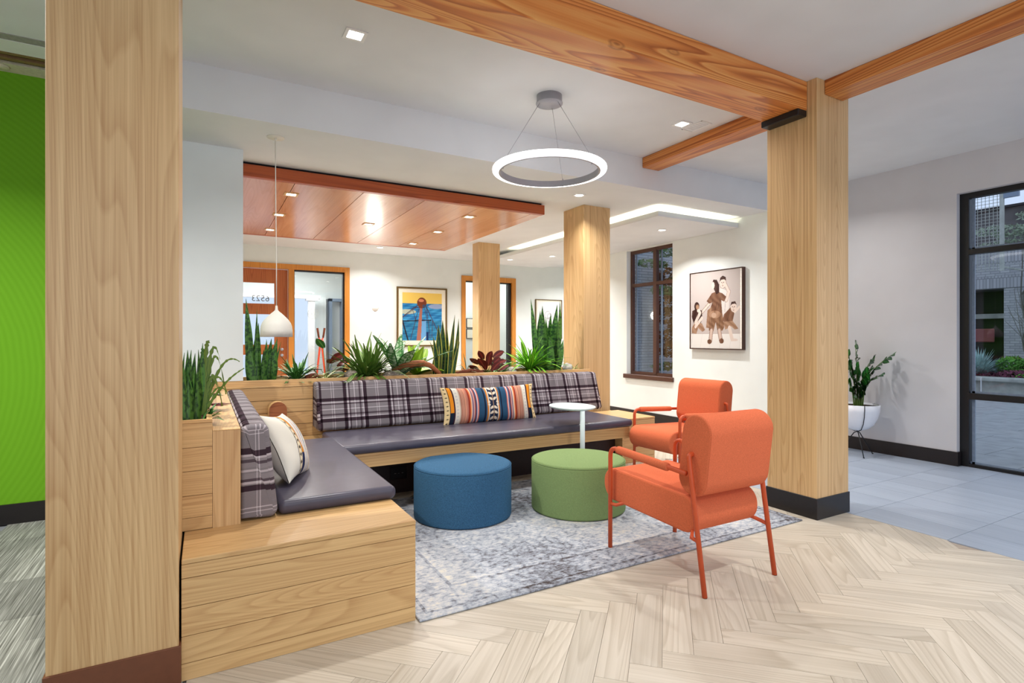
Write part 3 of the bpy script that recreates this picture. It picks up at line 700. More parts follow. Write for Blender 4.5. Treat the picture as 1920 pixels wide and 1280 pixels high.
# sprinkler and vent
sp = thing('sprinkler_head', 'small sprinkler head under the far edge of the cherry canopy', 'sprinkler', (1.10, 8.06, ZS))
lathe('escutcheon', [(0, 0), (.03, 0), (.03, -.008), (.012, -.012), (.012, -.03), (0, -.03)][::-1], (1.10, 8.06, ZS-.0), M['alu'], sp, 20)
lathe('deflector', [(0, -.045), (.022, -.045), (.022, -.041), (0, -.041)], (1.10, 8.06, ZS), M['alu'], sp, 20)
vt = thing('air_vent', 'faint white air vent beside the short beam on the ceiling', 'vent', (3.62, 3.27, ZC))
struct_multi('frame', [(3.56, 3.68, 3.16, 3.17, ZC-.004, ZC), (3.56, 3.68, 3.37, 3.38, ZC-.004, ZC), (3.56, 3.57, 3.16, 3.38, ZC-.004, ZC), (3.67, 3.68, 3.16, 3.38, ZC-.004, ZC)], M['white_trim'], vt)
for q in range(6): box('slat', 3.57+.003, 3.67-.003, 3.18+.03*q, 3.188+.03*q, ZC-.002, ZC, M['ceil'], vt)
# wall sconce
sc = thing('wall_sconce', 'round white wall light glowing on the back wall between frame and yellow blue print', 'wall light', (2.6, 9.6, 1.77))
def disc_y(name, c, prof, m, parent):
    vs = []; fs = []; n = 40
    for r, d in prof:
        for j in range(n): a = 2*PI*j/n; vs.append((c[0]+r*math.cos(a), c[1]-d, c[2]+r*math.sin(a)))
    for i in range(len(prof)-1):
        for j in range(n): fs.append((i*n+j, i*n+(j+1) % n, (i+1)*n+(j+1) % n, (i+1)*n+j))
    fs += [tuple(range(n)), tuple(range((len(prof)-1)*n, len(prof)*n))[::-1]]
    return mesh(name, vs, fs, m, parent, True)
disc_y('backplate', (2.6, 9.6, 1.77), [(.095, 0), (.095, .03), (.092, .034)], M['halo'], sc)
disc_y('front_disc', (2.6, 9.6, 1.77), [(.066, .036), (.07, .05), (.067, .058), (.0005, .060)], M['disc'], sc)
# ring chandelier
rg = thing('ring_chandelier', 'large glowing white ring lamp hung on three cables', 'ceiling lamp', (2.217, 3.392, ZC))
lathe('canopy', [(0, -.062), (.098, -.062), (.1, -.056), (.094, -.054), (.094, 0), (0, 0)], (2.217, 3.392, ZC), M['alu'], rg)
zr = 2.487
def ringlathe(name, prof, m):
    vs = []; fs = []; n = 96; k = len(prof)
    for r, z in prof:
        for j in range(n): a = 2*PI*j/n; vs.append((2.217+r*math.cos(a), 3.392+r*math.sin(a), zr+z))
    for i in range(k):
        for j in range(n): fs.append((i*n+j, i*n+(j+1) % n, ((i+1) % k)*n+(j+1) % n, ((i+1) % k)*n+j))
    return mesh(name, vs, fs, m, rg, True)
ringlathe('diffuser_ring', stadium(.398, 0, .044, .034, 4, .012), M['ring_on'])
auto(ringlathe('metal_ring', [(.361, -.022), (.375, -.022), (.375, .024), (.361, .024)], M['alu']))
for a in (PI*.95, PI*1.62, PI*.22):
    c, s = math.cos(a), math.sin(a)
    tube('cable', [(2.217+.075*c, 3.392+.075*s, ZC-.06), (2.217+.362*c, 3.392+.362*s, zr+.02)], .0014, M['steel'], rg, 6)
    tube('cable_clip', [(2.217+.362*c, 3.392+.362*s, zr-.028), (2.217+.362*c, 3.392+.362*s, zr+.034)], .004, M['alu'], rg, 8)
# dome pendant
pd = thing('pendant_lamp', 'white dome pendant lamp hung on a long thin cord', 'pendant lamp', (.455, 4.39, ZS))
lathe('canopy', [(0, -.004), (.06, -.004), (.062, 0)], (.455, 4.39, ZS), M['white_lamp'], pd); 
lathe('cord_grip', [(.0, -.026), (.006, -.026), (.009, -.004)], (.455, 4.39, ZS), M['white_lamp'], pd, 16)
tube('cord', [(.452, 4.39, ZS-.02), (.456, 4.39, 2.2), (.460, 4.39, 1.8), (.46, 4.39, 1.49)], .0032, M['white_lamp'], pd, 6)
lathe('lamp_shade', [(.004, .232), (.007, .232), (.010, .202), (.016, .192), (.035, .176), (.062, .150), (.084, .126), (.099, .103), (.107, .080), (.111, .05), (.112, .0), (.109, 0), (.108, .05), (.104, .079), (.096, .101), (.081, .123), (.059, .147), (.02, .182), (.004, .19)], (.46, 4.39, 1.256), M['white_lamp'], pd, 56)
# ------------------------------------------------------------------ built-in bench
bn = thing('built_in_bench', 'L-shaped oak plank bench built in around the rug', 'bench', (.4, 3.5, 0))
ZB_ = .443
# left arm: seat top and front boards
box('seat_top', -.0755, .812, 2.318, 4.765, .425, ZB_, M['oak_x'], bn, .002)
zz = [0, .063, .162, .265, .373, .4245]
for a, b in zip(zz, zz[1:]): box('plank', -.0755, .811, 2.321, 2.345, a+.0012, b-.0012, M['oak_x'], bn)
box('carcass', -.065, .80, 2.35, 4.75, 0, .42, M['track'], bn)
for a, b in zip(zz, zz[1:]): box('plank', .789, .811, 2.346, 3.82, a+.0012, b-.0012, M['oak_y'], bn)
# back run
box('seat_top', .813, 4.03, 4.185, 4.765, .425, ZB_, M['oak_x'], bn, .002)
box('seat_top', .813, 3.37, 3.822, 4.184, .425, ZB_, M['oak_x'], bn, .002)
box('fascia', .813, 3.37, 3.822, 3.845, .345, .4245, M['oak_x'], bn, .0015)
box('kick_panel', .813, 3.60, 4.30, 4.32, 0, .42, M['kick'], bn)
box('backing', .136, 3.66, 4.7905, 4.80, .443, .85, M['track'], bn)
box('side_panel', 3.60, 3.622, 4.188, 4.70, 0, .424, M['oak_y'], bn)
for a, b in zip([0, .055, .155, .255, .365], [.055, .155, .255, .365, .4245]): box('plank', 3.6225, 4.028, 4.188, 4.21, a+.0012, b-.0012, M['oak_x'], bn)
box('side_panel', 4.008, 4.03, 4.211, 4.90, 0, .424, M['oak_y'], bn)
# backrest wall behind left cushions
box('backrest_block', .0275, .1335, 2.648, 4.765, ZB_, .853, M['oak_z'], bn)
box('top_board', .0275, .1335, 2.648, 4.765, .8532, .857, M['oak_y'], bn, .001)
# plank wall behind the back cushions, with cap
for a, b in zip([.443, .545, .645, .746], [.545, .645, .746, .85]): box('plank', .135, 3.665, 4.768, 4.79, a+.002, b-.002, M['oak_x'], bn)
box('cap_ledge', .135, 3.668, 4.768, 4.80, .8505, .862, M['oak_x'], bn, .001)
# socket on kick
so = thing('power_socket', 'black power socket on the dark kick panel under the bench', 'socket', (1.36, 4.3, .17))
box('cover_plate', 1.29, 1.43, 4.292, 4.299, .11, .215, M['black'], so, .002)
for x in (1.33, 1.36, 1.39): lathe('plug_hole', [(0, 0), (.008, 0), (.008, .002), (0, .002)], (x, 4.289, .16), M['alu'], so, 12)
# arched block
def prism_y(name, poly, y0, y1, m, parent=None):
    n = len(poly); vs = [(x, y0, z) for x, z in poly]+[(x, y1, z) for x, z in poly]
    fs = [tuple(range(n)), tuple(range(n, 2*n))[::-1]]+[(i, i+n, (i+1) % n+n, (i+1) % n) for i in range(n)]
    o = mesh(name, vs, fs, m, parent); bm = bmesh.new(); bm.from_mesh(o.data); bmesh.ops.recalc_face_normals(bm, faces=bm.faces); bm.to_mesh(o.data); bm.free(); return o
def archp(x0, x1, z0, z1, n=16):
    r = (x1-x0)/2; c = (x0+x1)/2; return [(x0, z0), (x1, z0)]+[(c+r*math.cos(PI*k/n), z1-r+r*math.sin(PI*k/n)) for k in range(n+1)]
ab = thing('arched_wood_block', 'arch-topped brown wood block standing in the bench corner behind the white pillow', 'ornament', (.5, 4.66, ZB_))
M['arch'] = wood('reddish_brown_wood', (172, 104, 62), (140, 78, 42), 'X', rough=.5)
prism_y('front_face', archp(.435, .563, ZB_+.001, .745), 4.638, 4.65, M['arch'], ab)
prism_y('body', archp(.433, .565, ZB_+.001, .747), 4.65, 4.755, M['oak_x'], ab)

# ------------------------------------------------------------------ planters
pf = thing('long_planter', 'long oak planter box behind the bench, full of greenery', 'planter', (1.8, 5.05, 0))
box('rim', -.10, 3.668, 4.802, 4.822, .4, .909, M['oak_x'], pf, .0015); box('rim', -.10, 3.668, 5.29, 5.31, .0, .909, M['oak_x'], pf, .0015)
box('bottom_board', -.10, 3.668, 4.823, 5.288, .6, .62, M['oak_x'], pf)
props(box('soil', -.09, 3.665, 4.824, 5.287, .62, .878, M['soil'], pf), kind='stuff')
bm = bmesh.new()
for i in range(170):
    x = R.uniform(.9, 3.6); 
    if R.random() < .5: x = R.uniform(2.3, 3.6)
    r = R.uniform(.015, .035)
    bmesh.ops.create_icosphere(bm, subdivisions=1, radius=r, matrix=Matrix.Translation((x, R.uniform(4.84, 5.2), .882)) @ Matrix.Diagonal((1.3, 1, .7, 1)))
props(bmobj('moss', bm, M['moss'], pf, True), kind='stuff')
lp = thing('side_planter', 'oak plank planter box beside the left bench backrest', 'planter', (-.13, 3.7, ZB_))
zs = [.4445, .498, .590, .692, .790, .892]
for a, b in zip(zs, zs[1:]): box('plank', -.30, .0265, 2.650, 2.668, a+.001, b-.001, M['oak_x'], lp)
box('rim', -.30, .0265, 2.648, 2.672, .8925, .905, M['oak_x'], lp, .001)
box('side_wall', .004, .0265, 2.673, 4.80, ZB_+.001, .905, M['oak_y'], lp, .001); box('side_wall', -.30, -.28, 2.673, 4.80, 0, .905, M['oak_y'], lp, .001)
props(box('soil', -.279, .003, 2.673, 4.80, .6, .875, M['soil'], lp), kind='stuff')

# ------------------------------------------------------------------ bench cushions
def seatcush(label, x0, x1, y0, y1, rise=.066):
    along_x = (x1-x0) > (y1-y0)
    if along_x:
        prof = stadium((y0+y1)/2, ZB_+.001+rise/2, y1-y0, rise, 6, .028); f = lambda p, q, a: (a, p, q); a0, a1 = x0, x1
    else:
        prof = stadium((x0+x1)/2, ZB_+.001+rise/2, x1-x0, rise, 6, .028); f = lambda p, q, a: (p, a, q); a0, a1 = y0, y1
    o = cushion('seat_cushion', prof, f, a0, a1, .025, M['leather']); return props(o, label, 'cushion', 'leather seat cushions')
seatcush('dark plum leather seat cushion on the left bench', .29, .836, 2.672, 4.235)
seatcush('long dark plum leather seat cushion on the back bench', .80, 3.395, 3.80, 4.50)
def slab(pb, pt, b, t, z0, z1, r=.035):
    """back cushion profile: front bottom pb, front top pt, back b; rounded top"""
    pts = [(b, z0+.01), (b, z1-r)]
    for k in range(5): a = PI-PI/2*k/4; pts.append((b+r*(1-math.sin(PI/2*k/4+0)) if False else b+(r+r*math.cos(PI-PI/2*k/4))*(1 if t > b else -1)*1.0, z1-r+r*math.sin(PI/2*k/4)))
    sgn = 1 if pb > b else -1
    for k in range(5): pts.append((pt-sgn*r+sgn*r*math.sin(PI/2*k/4), z1-r+r*math.cos(PI/2*k/4)))
    for k in range(5): pts.append((pb-sgn*r+sgn*r*math.cos(PI/2*k/4), z0+r-r*math.sin(PI/2*k/4)))
    return pts
def front_arc(prof, z):
    d = 0; best = None
    for i in range(1, len(prof)):
        a, b = prof[i-1], prof[i]
        if i > 6 and a[1] >= z >= b[1]: t = (a[1]-z)/(a[1]-b[1]); best = d+t*math.hypot(b[0]-a[0], b[1]-a[1]); break
        d += math.hypot(b[0]-a[0], b[1]-a[1])
    return best or 0
prL = slab(.286, .250, .1345, .25, .446, .866)
o = cushion('back_cushion', prL, lambda p, q, a: (p, a, q), 2.665, 4.55, .02, M['plaid'], u0=-2.30, v0=.0946-front_arc(prL, .665), cu=.075, cv=.0946-.665, capring=True); props(o, 'grey plaid wool back cushion on the left bench', 'cushion', 'plaid back cushions')
prB = slab(4.50, 4.60, 4.766, 4.6, .508, .888)
o = cushion('back_cushion', prB, lambda p, q, a: (a, p, q), .775, 3.60, .02, M['plaid'], u0=-.983, v0=.0946-front_arc(prB, .672), cu=.0, cv=.0946-.665, capring=True); props(o, 'long grey plaid wool back cushion against the plank wall', 'cushion', 'plaid back cushions')

# ------------------------------------------------------------------ pillows
def pillow(label, wd, ht, th, colors, mtx, nu, nv, backcol):
    t = thing('throw_pillow', label, 'pillow', tuple(mtx.to_translation()))
    def shape(u, v, s):
        x, y = 2*u-1, 2*v-1
        px = wd/2*x*(1-.05*(1-abs(y)**2)); py = ht/2*y*(1-.10*(1-abs(x)**2.5))
        d = th/2*max(0, (1-abs(x)**3.2))**.55*max(0, (1-abs(y)**2.6))**.55
        wob = .006*math.sin(7*x+2*y)*max(0, 1-abs(y))
        return mtx @ Vector((px, -s*(d+.002)+wob, py))
    printgrid('front_cover', lambda u, v: shape(u, v, 1), colors, nu, nv, M['woven'], t, True)
    printgrid('back_cover', lambda u, v: shape(u, v, -1), backcol, 20, 12, M['woven'], t, True)
    return t
def const(c):
    def f(U, V): return np.ones(U.shape+(3,))*np.array(c, float)
    return f
stripes = [(0, .045, (226, 200, 150)), (.045, .052, (40, 20, 30)), (.052, .085, (226, 138, 34)), (.085, .10, (54, 24, 40)), (.10, .145, (222, 212, 196)), (.145, .155, (190, 170, 150)), (.155, .20, (170, 112, 92)), (.20, .21, (226, 150, 110)), (.21, .235, (176, 104, 88)), (.235, .25, (150, 44, 28)), (.25, .262, (232, 130, 80)), (.262, .27, (240, 220, 190)), (.27, .285, (140, 110, 130)), (.285, .295, (214, 170, 160)), (.295, .305, (150, 60, 50)), (.305, .32, (74, 84, 118)), (.32, .33, (232, 200, 196)), (.33, .34, (210, 110, 90)), (.34, .40, (34, 68, 98)), (.40, .415, (24, 34, 56)), (.415, .43, (52, 90, 120)), (.43, .445, (214, 134, 56)), (.445, .455, (236, 226, 214)), (.455, .50, (30, 40, 66))]
def pillowA(U, V):
    out = np.zeros(U.shape+(3,)); u = np.where(U > .5, 1-U, U)
    for a, b, c in stripes: out[(u >= a) & (u <= b)] = c
    out[(u >= .5-1e-6)] = (30, 40, 66)
    # fine weave lines in the rosy bands
    m = (u > .155) & (u < .235) & (np.mod(u*330, 2) < .8); out[m] = (212, 156, 130)
    m = (u > .34) & (u < .40) & (np.mod(u*200, 2) < .7); out[m] = (50, 88, 118)
    # diamonds along the outer band
    zig = (np.abs(np.mod(V*9, 1)-.5)*.10+np.abs(u-.024)) < .014; out[zig & (u < .045)] = (30, 24, 24)
    m = (u > .10) & (u < .145) & (np.mod(V*11, 1) < .5) & (np.abs(u-.122) < .010); out[m] = (200, 196, 190)
    m = (V < .32) & (u > .052) & (u < .085); out[m] = (22, 34, 52)
    m = (V >= .32) & (V < .42) & (u > .052) & (u < .085) & (np.abs(np.mod((u-.052)*60, 1)-.5) < (V-.32)*4); out[m] = (226, 138, 34)
    # leafy centre
    cream = (232, 218, 196)
    for k, vc in enumerate((.95, .80, .64, .38, .24, .08)):
        s = -1 if vc > .5 else 1
        for sd in (-1, 1):
            dx = (U-.5)*sd-.020; dy = (V-vc)*.38
            e = ((dx*.8+dy*.6*-s)/.024)**2+((-dx*.6*-s+dy*.8)/.013)**2 < 1; out[e] = cream
    for sd in (-1, 1):
        e = (((U-.5-sd*.048)/.014)**2+((V-.5)*.38/.034)**2 < 1) & (np.abs(V-.5) > .012); out[e] = cream
    out[np.abs(U-.5) < .004] = (150, 120, 96)
    return out
mA = Matrix.Translation((2.225, 4.375, .655)) @ Matrix.Rotation(math.radians(-14), 4, 'X') @ Matrix.Rotation(math.radians(0), 4, 'Z')
pillow('long striped lumbar pillow in navy, rust and cream on the back bench', .93, .335, .14, pillowA, mA, 300, 90, const((200, 170, 150)))
def pillowB(U, V):
    out = np.ones(U.shape+(3,))*np.array((226, 220, 206), float)
    w = U+.015*np.sin(V*9)
    out[(w > .30) & (w < .315)] = (44, 26, 44); out[(w > .315) & (w < .40)] = (232, 216, 184)
    z = (np.abs(np.mod(V*9, 1)-.5)*.10+np.abs(w-.357)) < .030; out[z] = (36, 26, 30)
    out[(w > .40) & (w < .415)] = (44, 26, 44); m = (w >= .415) & (w < .50); out[m] = (226, 142, 36); out[m & (V < .30)] = (34, 44, 84)
    out[(w > .50) & (w < .52)] = (70, 40, 60)
    m = (w > .60) & (w < .66); out[m] = (206, 190, 186); out[(w > .70) & (w < .72)] = (60, 84, 130); out[(w > .78) & (w < .82)] = (188, 150, 130)
    return out
mB = Matrix.Translation((.372, 3.14, .672)) @ Matrix.Rotation(math.radians(72), 4, 'Z') @ Matrix.Rotation(math.radians(-24), 4, 'X') @ Matrix.Rotation(math.radians(7), 4, 'Y')
pillow('cream pillow with orange and navy woven bands leaning on the left bench', .42, .37, .15, pillowB, mB, 140, 100, const((222, 214, 200)))

# ------------------------------------------------------------------ rug, poufs, side table
rug = props(box('rug', .82, 3.56, 2.29, 4.11, .001, .010, M['rug'], None, .003), 'distressed grey and ivory area rug between bench and chairs', 'rug')
def pouf(c, m, label):
    r = .342; prof = [(0, 0), (r-.012, 0), (r-.002, .006), (r, .015), (r, .335), (r-.003, .349), (r-.012, .358), (r-.03, .363), (r*.5, .366), (0, .367)]
    t = thing('pouf', label, 'pouf', (c[0], c[1], .011))
    lathe('body', prof[:5]+[prof[5]], (c[0], c[1], .012), m, t, 72); lathe('top', [(0, .34)]+prof[5:], (c[0], c[1], .012), m, t, 72)
    vs, fs = tubegeo([(c[0]+(r-.0028)*math.cos(a), c[1]+(r-.0028)*math.sin(a), .012+.350) for a in np.linspace(0, 2*PI, 73)[:-1]], .0028, 6, True)
    mesh('piping', vs, fs, m, t, True)
pouf((1.585, 3.536), M['blue'], 'round blue felt pouf on the rug')
pouf((2.389, 3.269), M['green'], 'round green felt pouf on the rug')
st = thing('side_table', 'small pale side table with offset pole behind the green pouf', 'table', (2.72, 3.66, .011))
outl = [(2.60, 3.98), (2.66, 4.07), (2.76, 4.12), (2.87, 4.10), (2.945, 4.00), (2.962, 3.90), (2.94, 3.78), (2.885, 3.69), (2.79, 3.645), (2.70, 3.64), (2.62, 3.70), (2.585, 3.80), (2.582, 3.90)]
def smooth_loop(p, it=2):
    for _ in range(it):
        q = []
        for i in range(len(p)):
            a, b = p[i], p[(i+1) % len(p)]; q += [(a[0]*.75+b[0]*.25, a[1]*.75+b[1]*.25), (a[0]*.25+b[0]*.75, a[1]*.25+b[1]*.75)]
        p = q
    return p
def slabz(name, poly, zs_, insets, m, parent):
    cx = sum(p[0] for p in poly)/len(poly); cy = sum(p[1] for p in poly)/len(poly); vs = []; n = len(poly); fs = []
    for z, s in zip(zs_, insets): vs += [(cx+(x-cx)*s, cy+(y-cy)*s, z) for x, y in poly]
    for i in range(len(zs_)-1):
        for j in range(n): fs.append((i*n+j, i*n+(j+1) % n, (i+1)*n+(j+1) % n, (i+1)*n+j))
    fs += [tuple(range(n))[::-1], tuple(range((len(zs_)-1)*n, len(zs_)*n))]
    o = mesh(name, vs, fs, m, parent); bm = bmesh.new(); bm.from_mesh(o.data); bmesh.ops.recalc_face_normals(bm, faces=bm.faces); bm.to_mesh(o.data); bm.free(); return o
slabz('table_top', smooth_loop(outl), [.645, .655, .662], [.93, 1, 1], M['table_white'], st)
lathe('pole', [(.020, .02), (.020, .635)], (2.715, 3.655, .011), M['table_white'], st, 24)
box('base_plate', 2.60, 2.86, 3.64, 4.02, .011, .022, M['table_white'], st, .004)

# ------------------------------------------------------------------ orange armchairs (front = +Y)
def armchair(label):
    t = thing('armchair', label, 'armchair', (0, 0, 0), 0, 'orange armchairs'); hw = .263; rt = .0128
    for s in (-1, 1):
        x = s*hw
        pts = arc_path([(x, .352, .0), (x, .350, .602), (x, -.235, .572)], .055, 8)
        tube('front_leg', pts[:10], rt, M['orange_metal'], t, 14)
        tube('arm_tube', pts[9:], rt, M['orange_metal'], t, 14)
        rp = arc_path([(x, -.352, .0), (x, -.250, .668), (x-s*.06, -.250, .668)], .022, 6)
        tube('back_leg', rp, rt, M['orange_metal'], t, 14)
        lathe('leg_glide', [(0, 0), (rt*.9, 0), (rt*.95, .006), (0, .006)], (x, .352, -.001), M['black_metal'], t, 14, world=False)
        lathe('leg_glide', [(0, 0), (rt*.9, 0), (rt*.95, .006), (0, .006)], (x, -.352, -.001), M['black_metal'], t, 14, world=False)
        a, b = Vector((x, .285, .5985)), Vector((x, -.115, .578)); d = (b-a).normalized()
        tube('arm_pad', [a-d*0, a+d*.004, a+d*.012, b-d*.012, b-d*.004, b], [.013, .0205, .0225, .0225, .0205, .013], M['orange'], t, 18)
        tube('side_rail', [(x, .351, .268), (x, .30, .272), (x*.80, .26, .29), (x*.80, -.23, .29), (x, -.27, .262), (x*.995, -.312, .256)], rt*.8, M['orange_metal'], t, 10)
    ang = math.radians(2.0); c, s_ = math.cos(ang), math.sin(ang)
    def fs_(p, q, a): return (a, p*c+(q-.37)*-s_*0+0, q+p*s_)
    seat = stadium(.085, .362, .72, .188, 10, .088)
    cushion('seat', seat, fs_, -.236, .236, .012, M['orange'], t, world=False)
    ab_ = math.radians(7)
    def fb(p, q, a): return (a, -.262+p*math.cos(ab_)-(q-.66)*math.sin(ab_), .662+(q-.66)*math.cos(ab_)+p*math.sin(ab_))
    back = stadium(0, .66, .182, .412, 12, .089)
    cushion('backrest', back, fb, -.236, .236, .012, M['orange'], t, world=False)
    for sgn in (-1, 1):
        for nm, pr, ff, hwid in (('seat_seam', seat, fs_, .229), ('backrest_seam', back, fb, .2295)):
            cx = sum(p for p, q in pr)/len(pr); cz = sum(q for p, q in pr)/len(pr)
            vs, fs2 = tubegeo([ff(cx+(p-cx)*.987, cz+(q-cz)*.98, sgn*hwid) for p, q in pr[::2]], .0022, 5, True)
            mesh(nm, vs, fs2, M['orange'], t, True, world=False)
    return t
ch = armchair('orange armchair seen from behind, nearest the camera')
ch2 = copy_tree(ch); ch2['label'] = 'orange armchair farther back, facing left towards the side table'
ch.location = (2.357, 2.193, .001); ch2.location = (3.745, 3.525, .001); ch2.rotation_euler = (0, 0, math.radians(92))

# ------------------------------------------------------------------ pictures
def framed_y(name, label, x0, x1, z0, z1, fw, mw, colors, fm, nu, nv, y=9.6):
    t = thing(name, label, 'picture', ((x0+x1)/2, y, z0)); d = .03
    struct_multi('frame', [(x0, x0+fw, y-d, y, z0, z1), (x1-fw, x1, y-d, y, z0, z1), (x0+fw, x1-fw, y-d, y, z0, z0+fw), (x0+fw, x1-fw, y-d, y, z1-fw, z1)], fm, t)
    box('mat_board', x0+fw*.9, x1-fw*.9, y-.016, y-.004, z0+fw*.9, z1-fw*.9, M['mat_board'], t)
    a0, a1, b0, b1 = x0+mw, x1-mw, z0+mw*1.05, z1-mw*.95
    printgrid('print', lambda u, v: (a0+(a1-a0)*u, y-.0175, b0+(b1-b0)*v), colors, nu, nv, M['print'], t)
    return t
def art1(U, V):
    rng = np.random.RandomState(3)
    out = np.zeros(U.shape+(3,)); sky = V > .775
    out[:] = (48, 132, 190)
    n = np.sin(U*9+V*31)+np.sin(U*23-V*57)+.8*np.sin(V*120+U*5)
    out += (n[..., None])*np.array((10, 14, 12))
    lo = V < .42; out[lo] = out[lo]*.72+np.array((8, 24, 26)); out[(U > .46) & (U < .60) & (V < .42)] = (104, 162, 214)
    cl = (((U-.12)/.22)**2+((V-.60)/.05)**2 < 1); out[cl] = (180, 190, 172); cl = (((U-.85)/.2)**2+((V-.72)/.05)**2 < 1); out[cl] = (150, 168, 206)
    out[sky] = (240, 204, 104)
    dk = (72, 52, 66)
    for a, b, w in (((.44, .78), (0, .49), .008), ((.36, .70), (.0, .47), .004), ((.58, .74), (.98, .05), .009), ((.24, .68), (.33, .43), .006), ((.42, .68), (.33, .45), .006), ((.33, .43), (.20, .02), .007), ((.60, .72), (.70, .03), .007), ((.56, .68), (.62, .42), .006), ((.76, .42), (.74, .05), .006), ((.0, .42), (.14, .0), .016), ((.27, .69), (.55, .69), .006), ((.0, .405), (.72, .43), .011)):
        out[nearline(U, V, a, b, w)] = dk if w < .0105 else (34, 30, 40)
    tw = inpoly(U, V, [(.44, .70), (.50, .70), (.46, 0), (.35, 0)]); out[tw] = (168, 108, 92)
    hd = ((U-.485)/.12)**2+((V-.79)/.115)**2 < 1; out[hd] = (122, 62, 40)
    out[hd & (V < .76) & (U > .5)] = (70, 74, 100); out[(((U-.47)/.07)**2+((V-.84)/.03)**2 < 1)] = (208, 130, 100)
    out[(U > .60) & (U < .66) & (V < .18)] = (20, 44, 92)
    return out
framed_y('framed_print', 'framed print of a tower on blue water under a yellow sky', 2.998, 3.968, 1.09, 2.172, .028, .105, art1, M['gold_frame'], 130, 150)
def art3(U, V):
    out = np.ones(U.shape+(3,))*np.array((238, 236, 238), float)
    for cx, cy, r in ((.45, .62, .13), (.52, .58, .09), (.50, .48, .07)):
        d = np.hypot((U-cx), (V-cy)*1.2); out[np.abs(d-r) < .008] = (150, 146, 150)
    out[nearline(U, V, (.5, .5), (.5, .2), .006)] = (160, 156, 160)
    return out

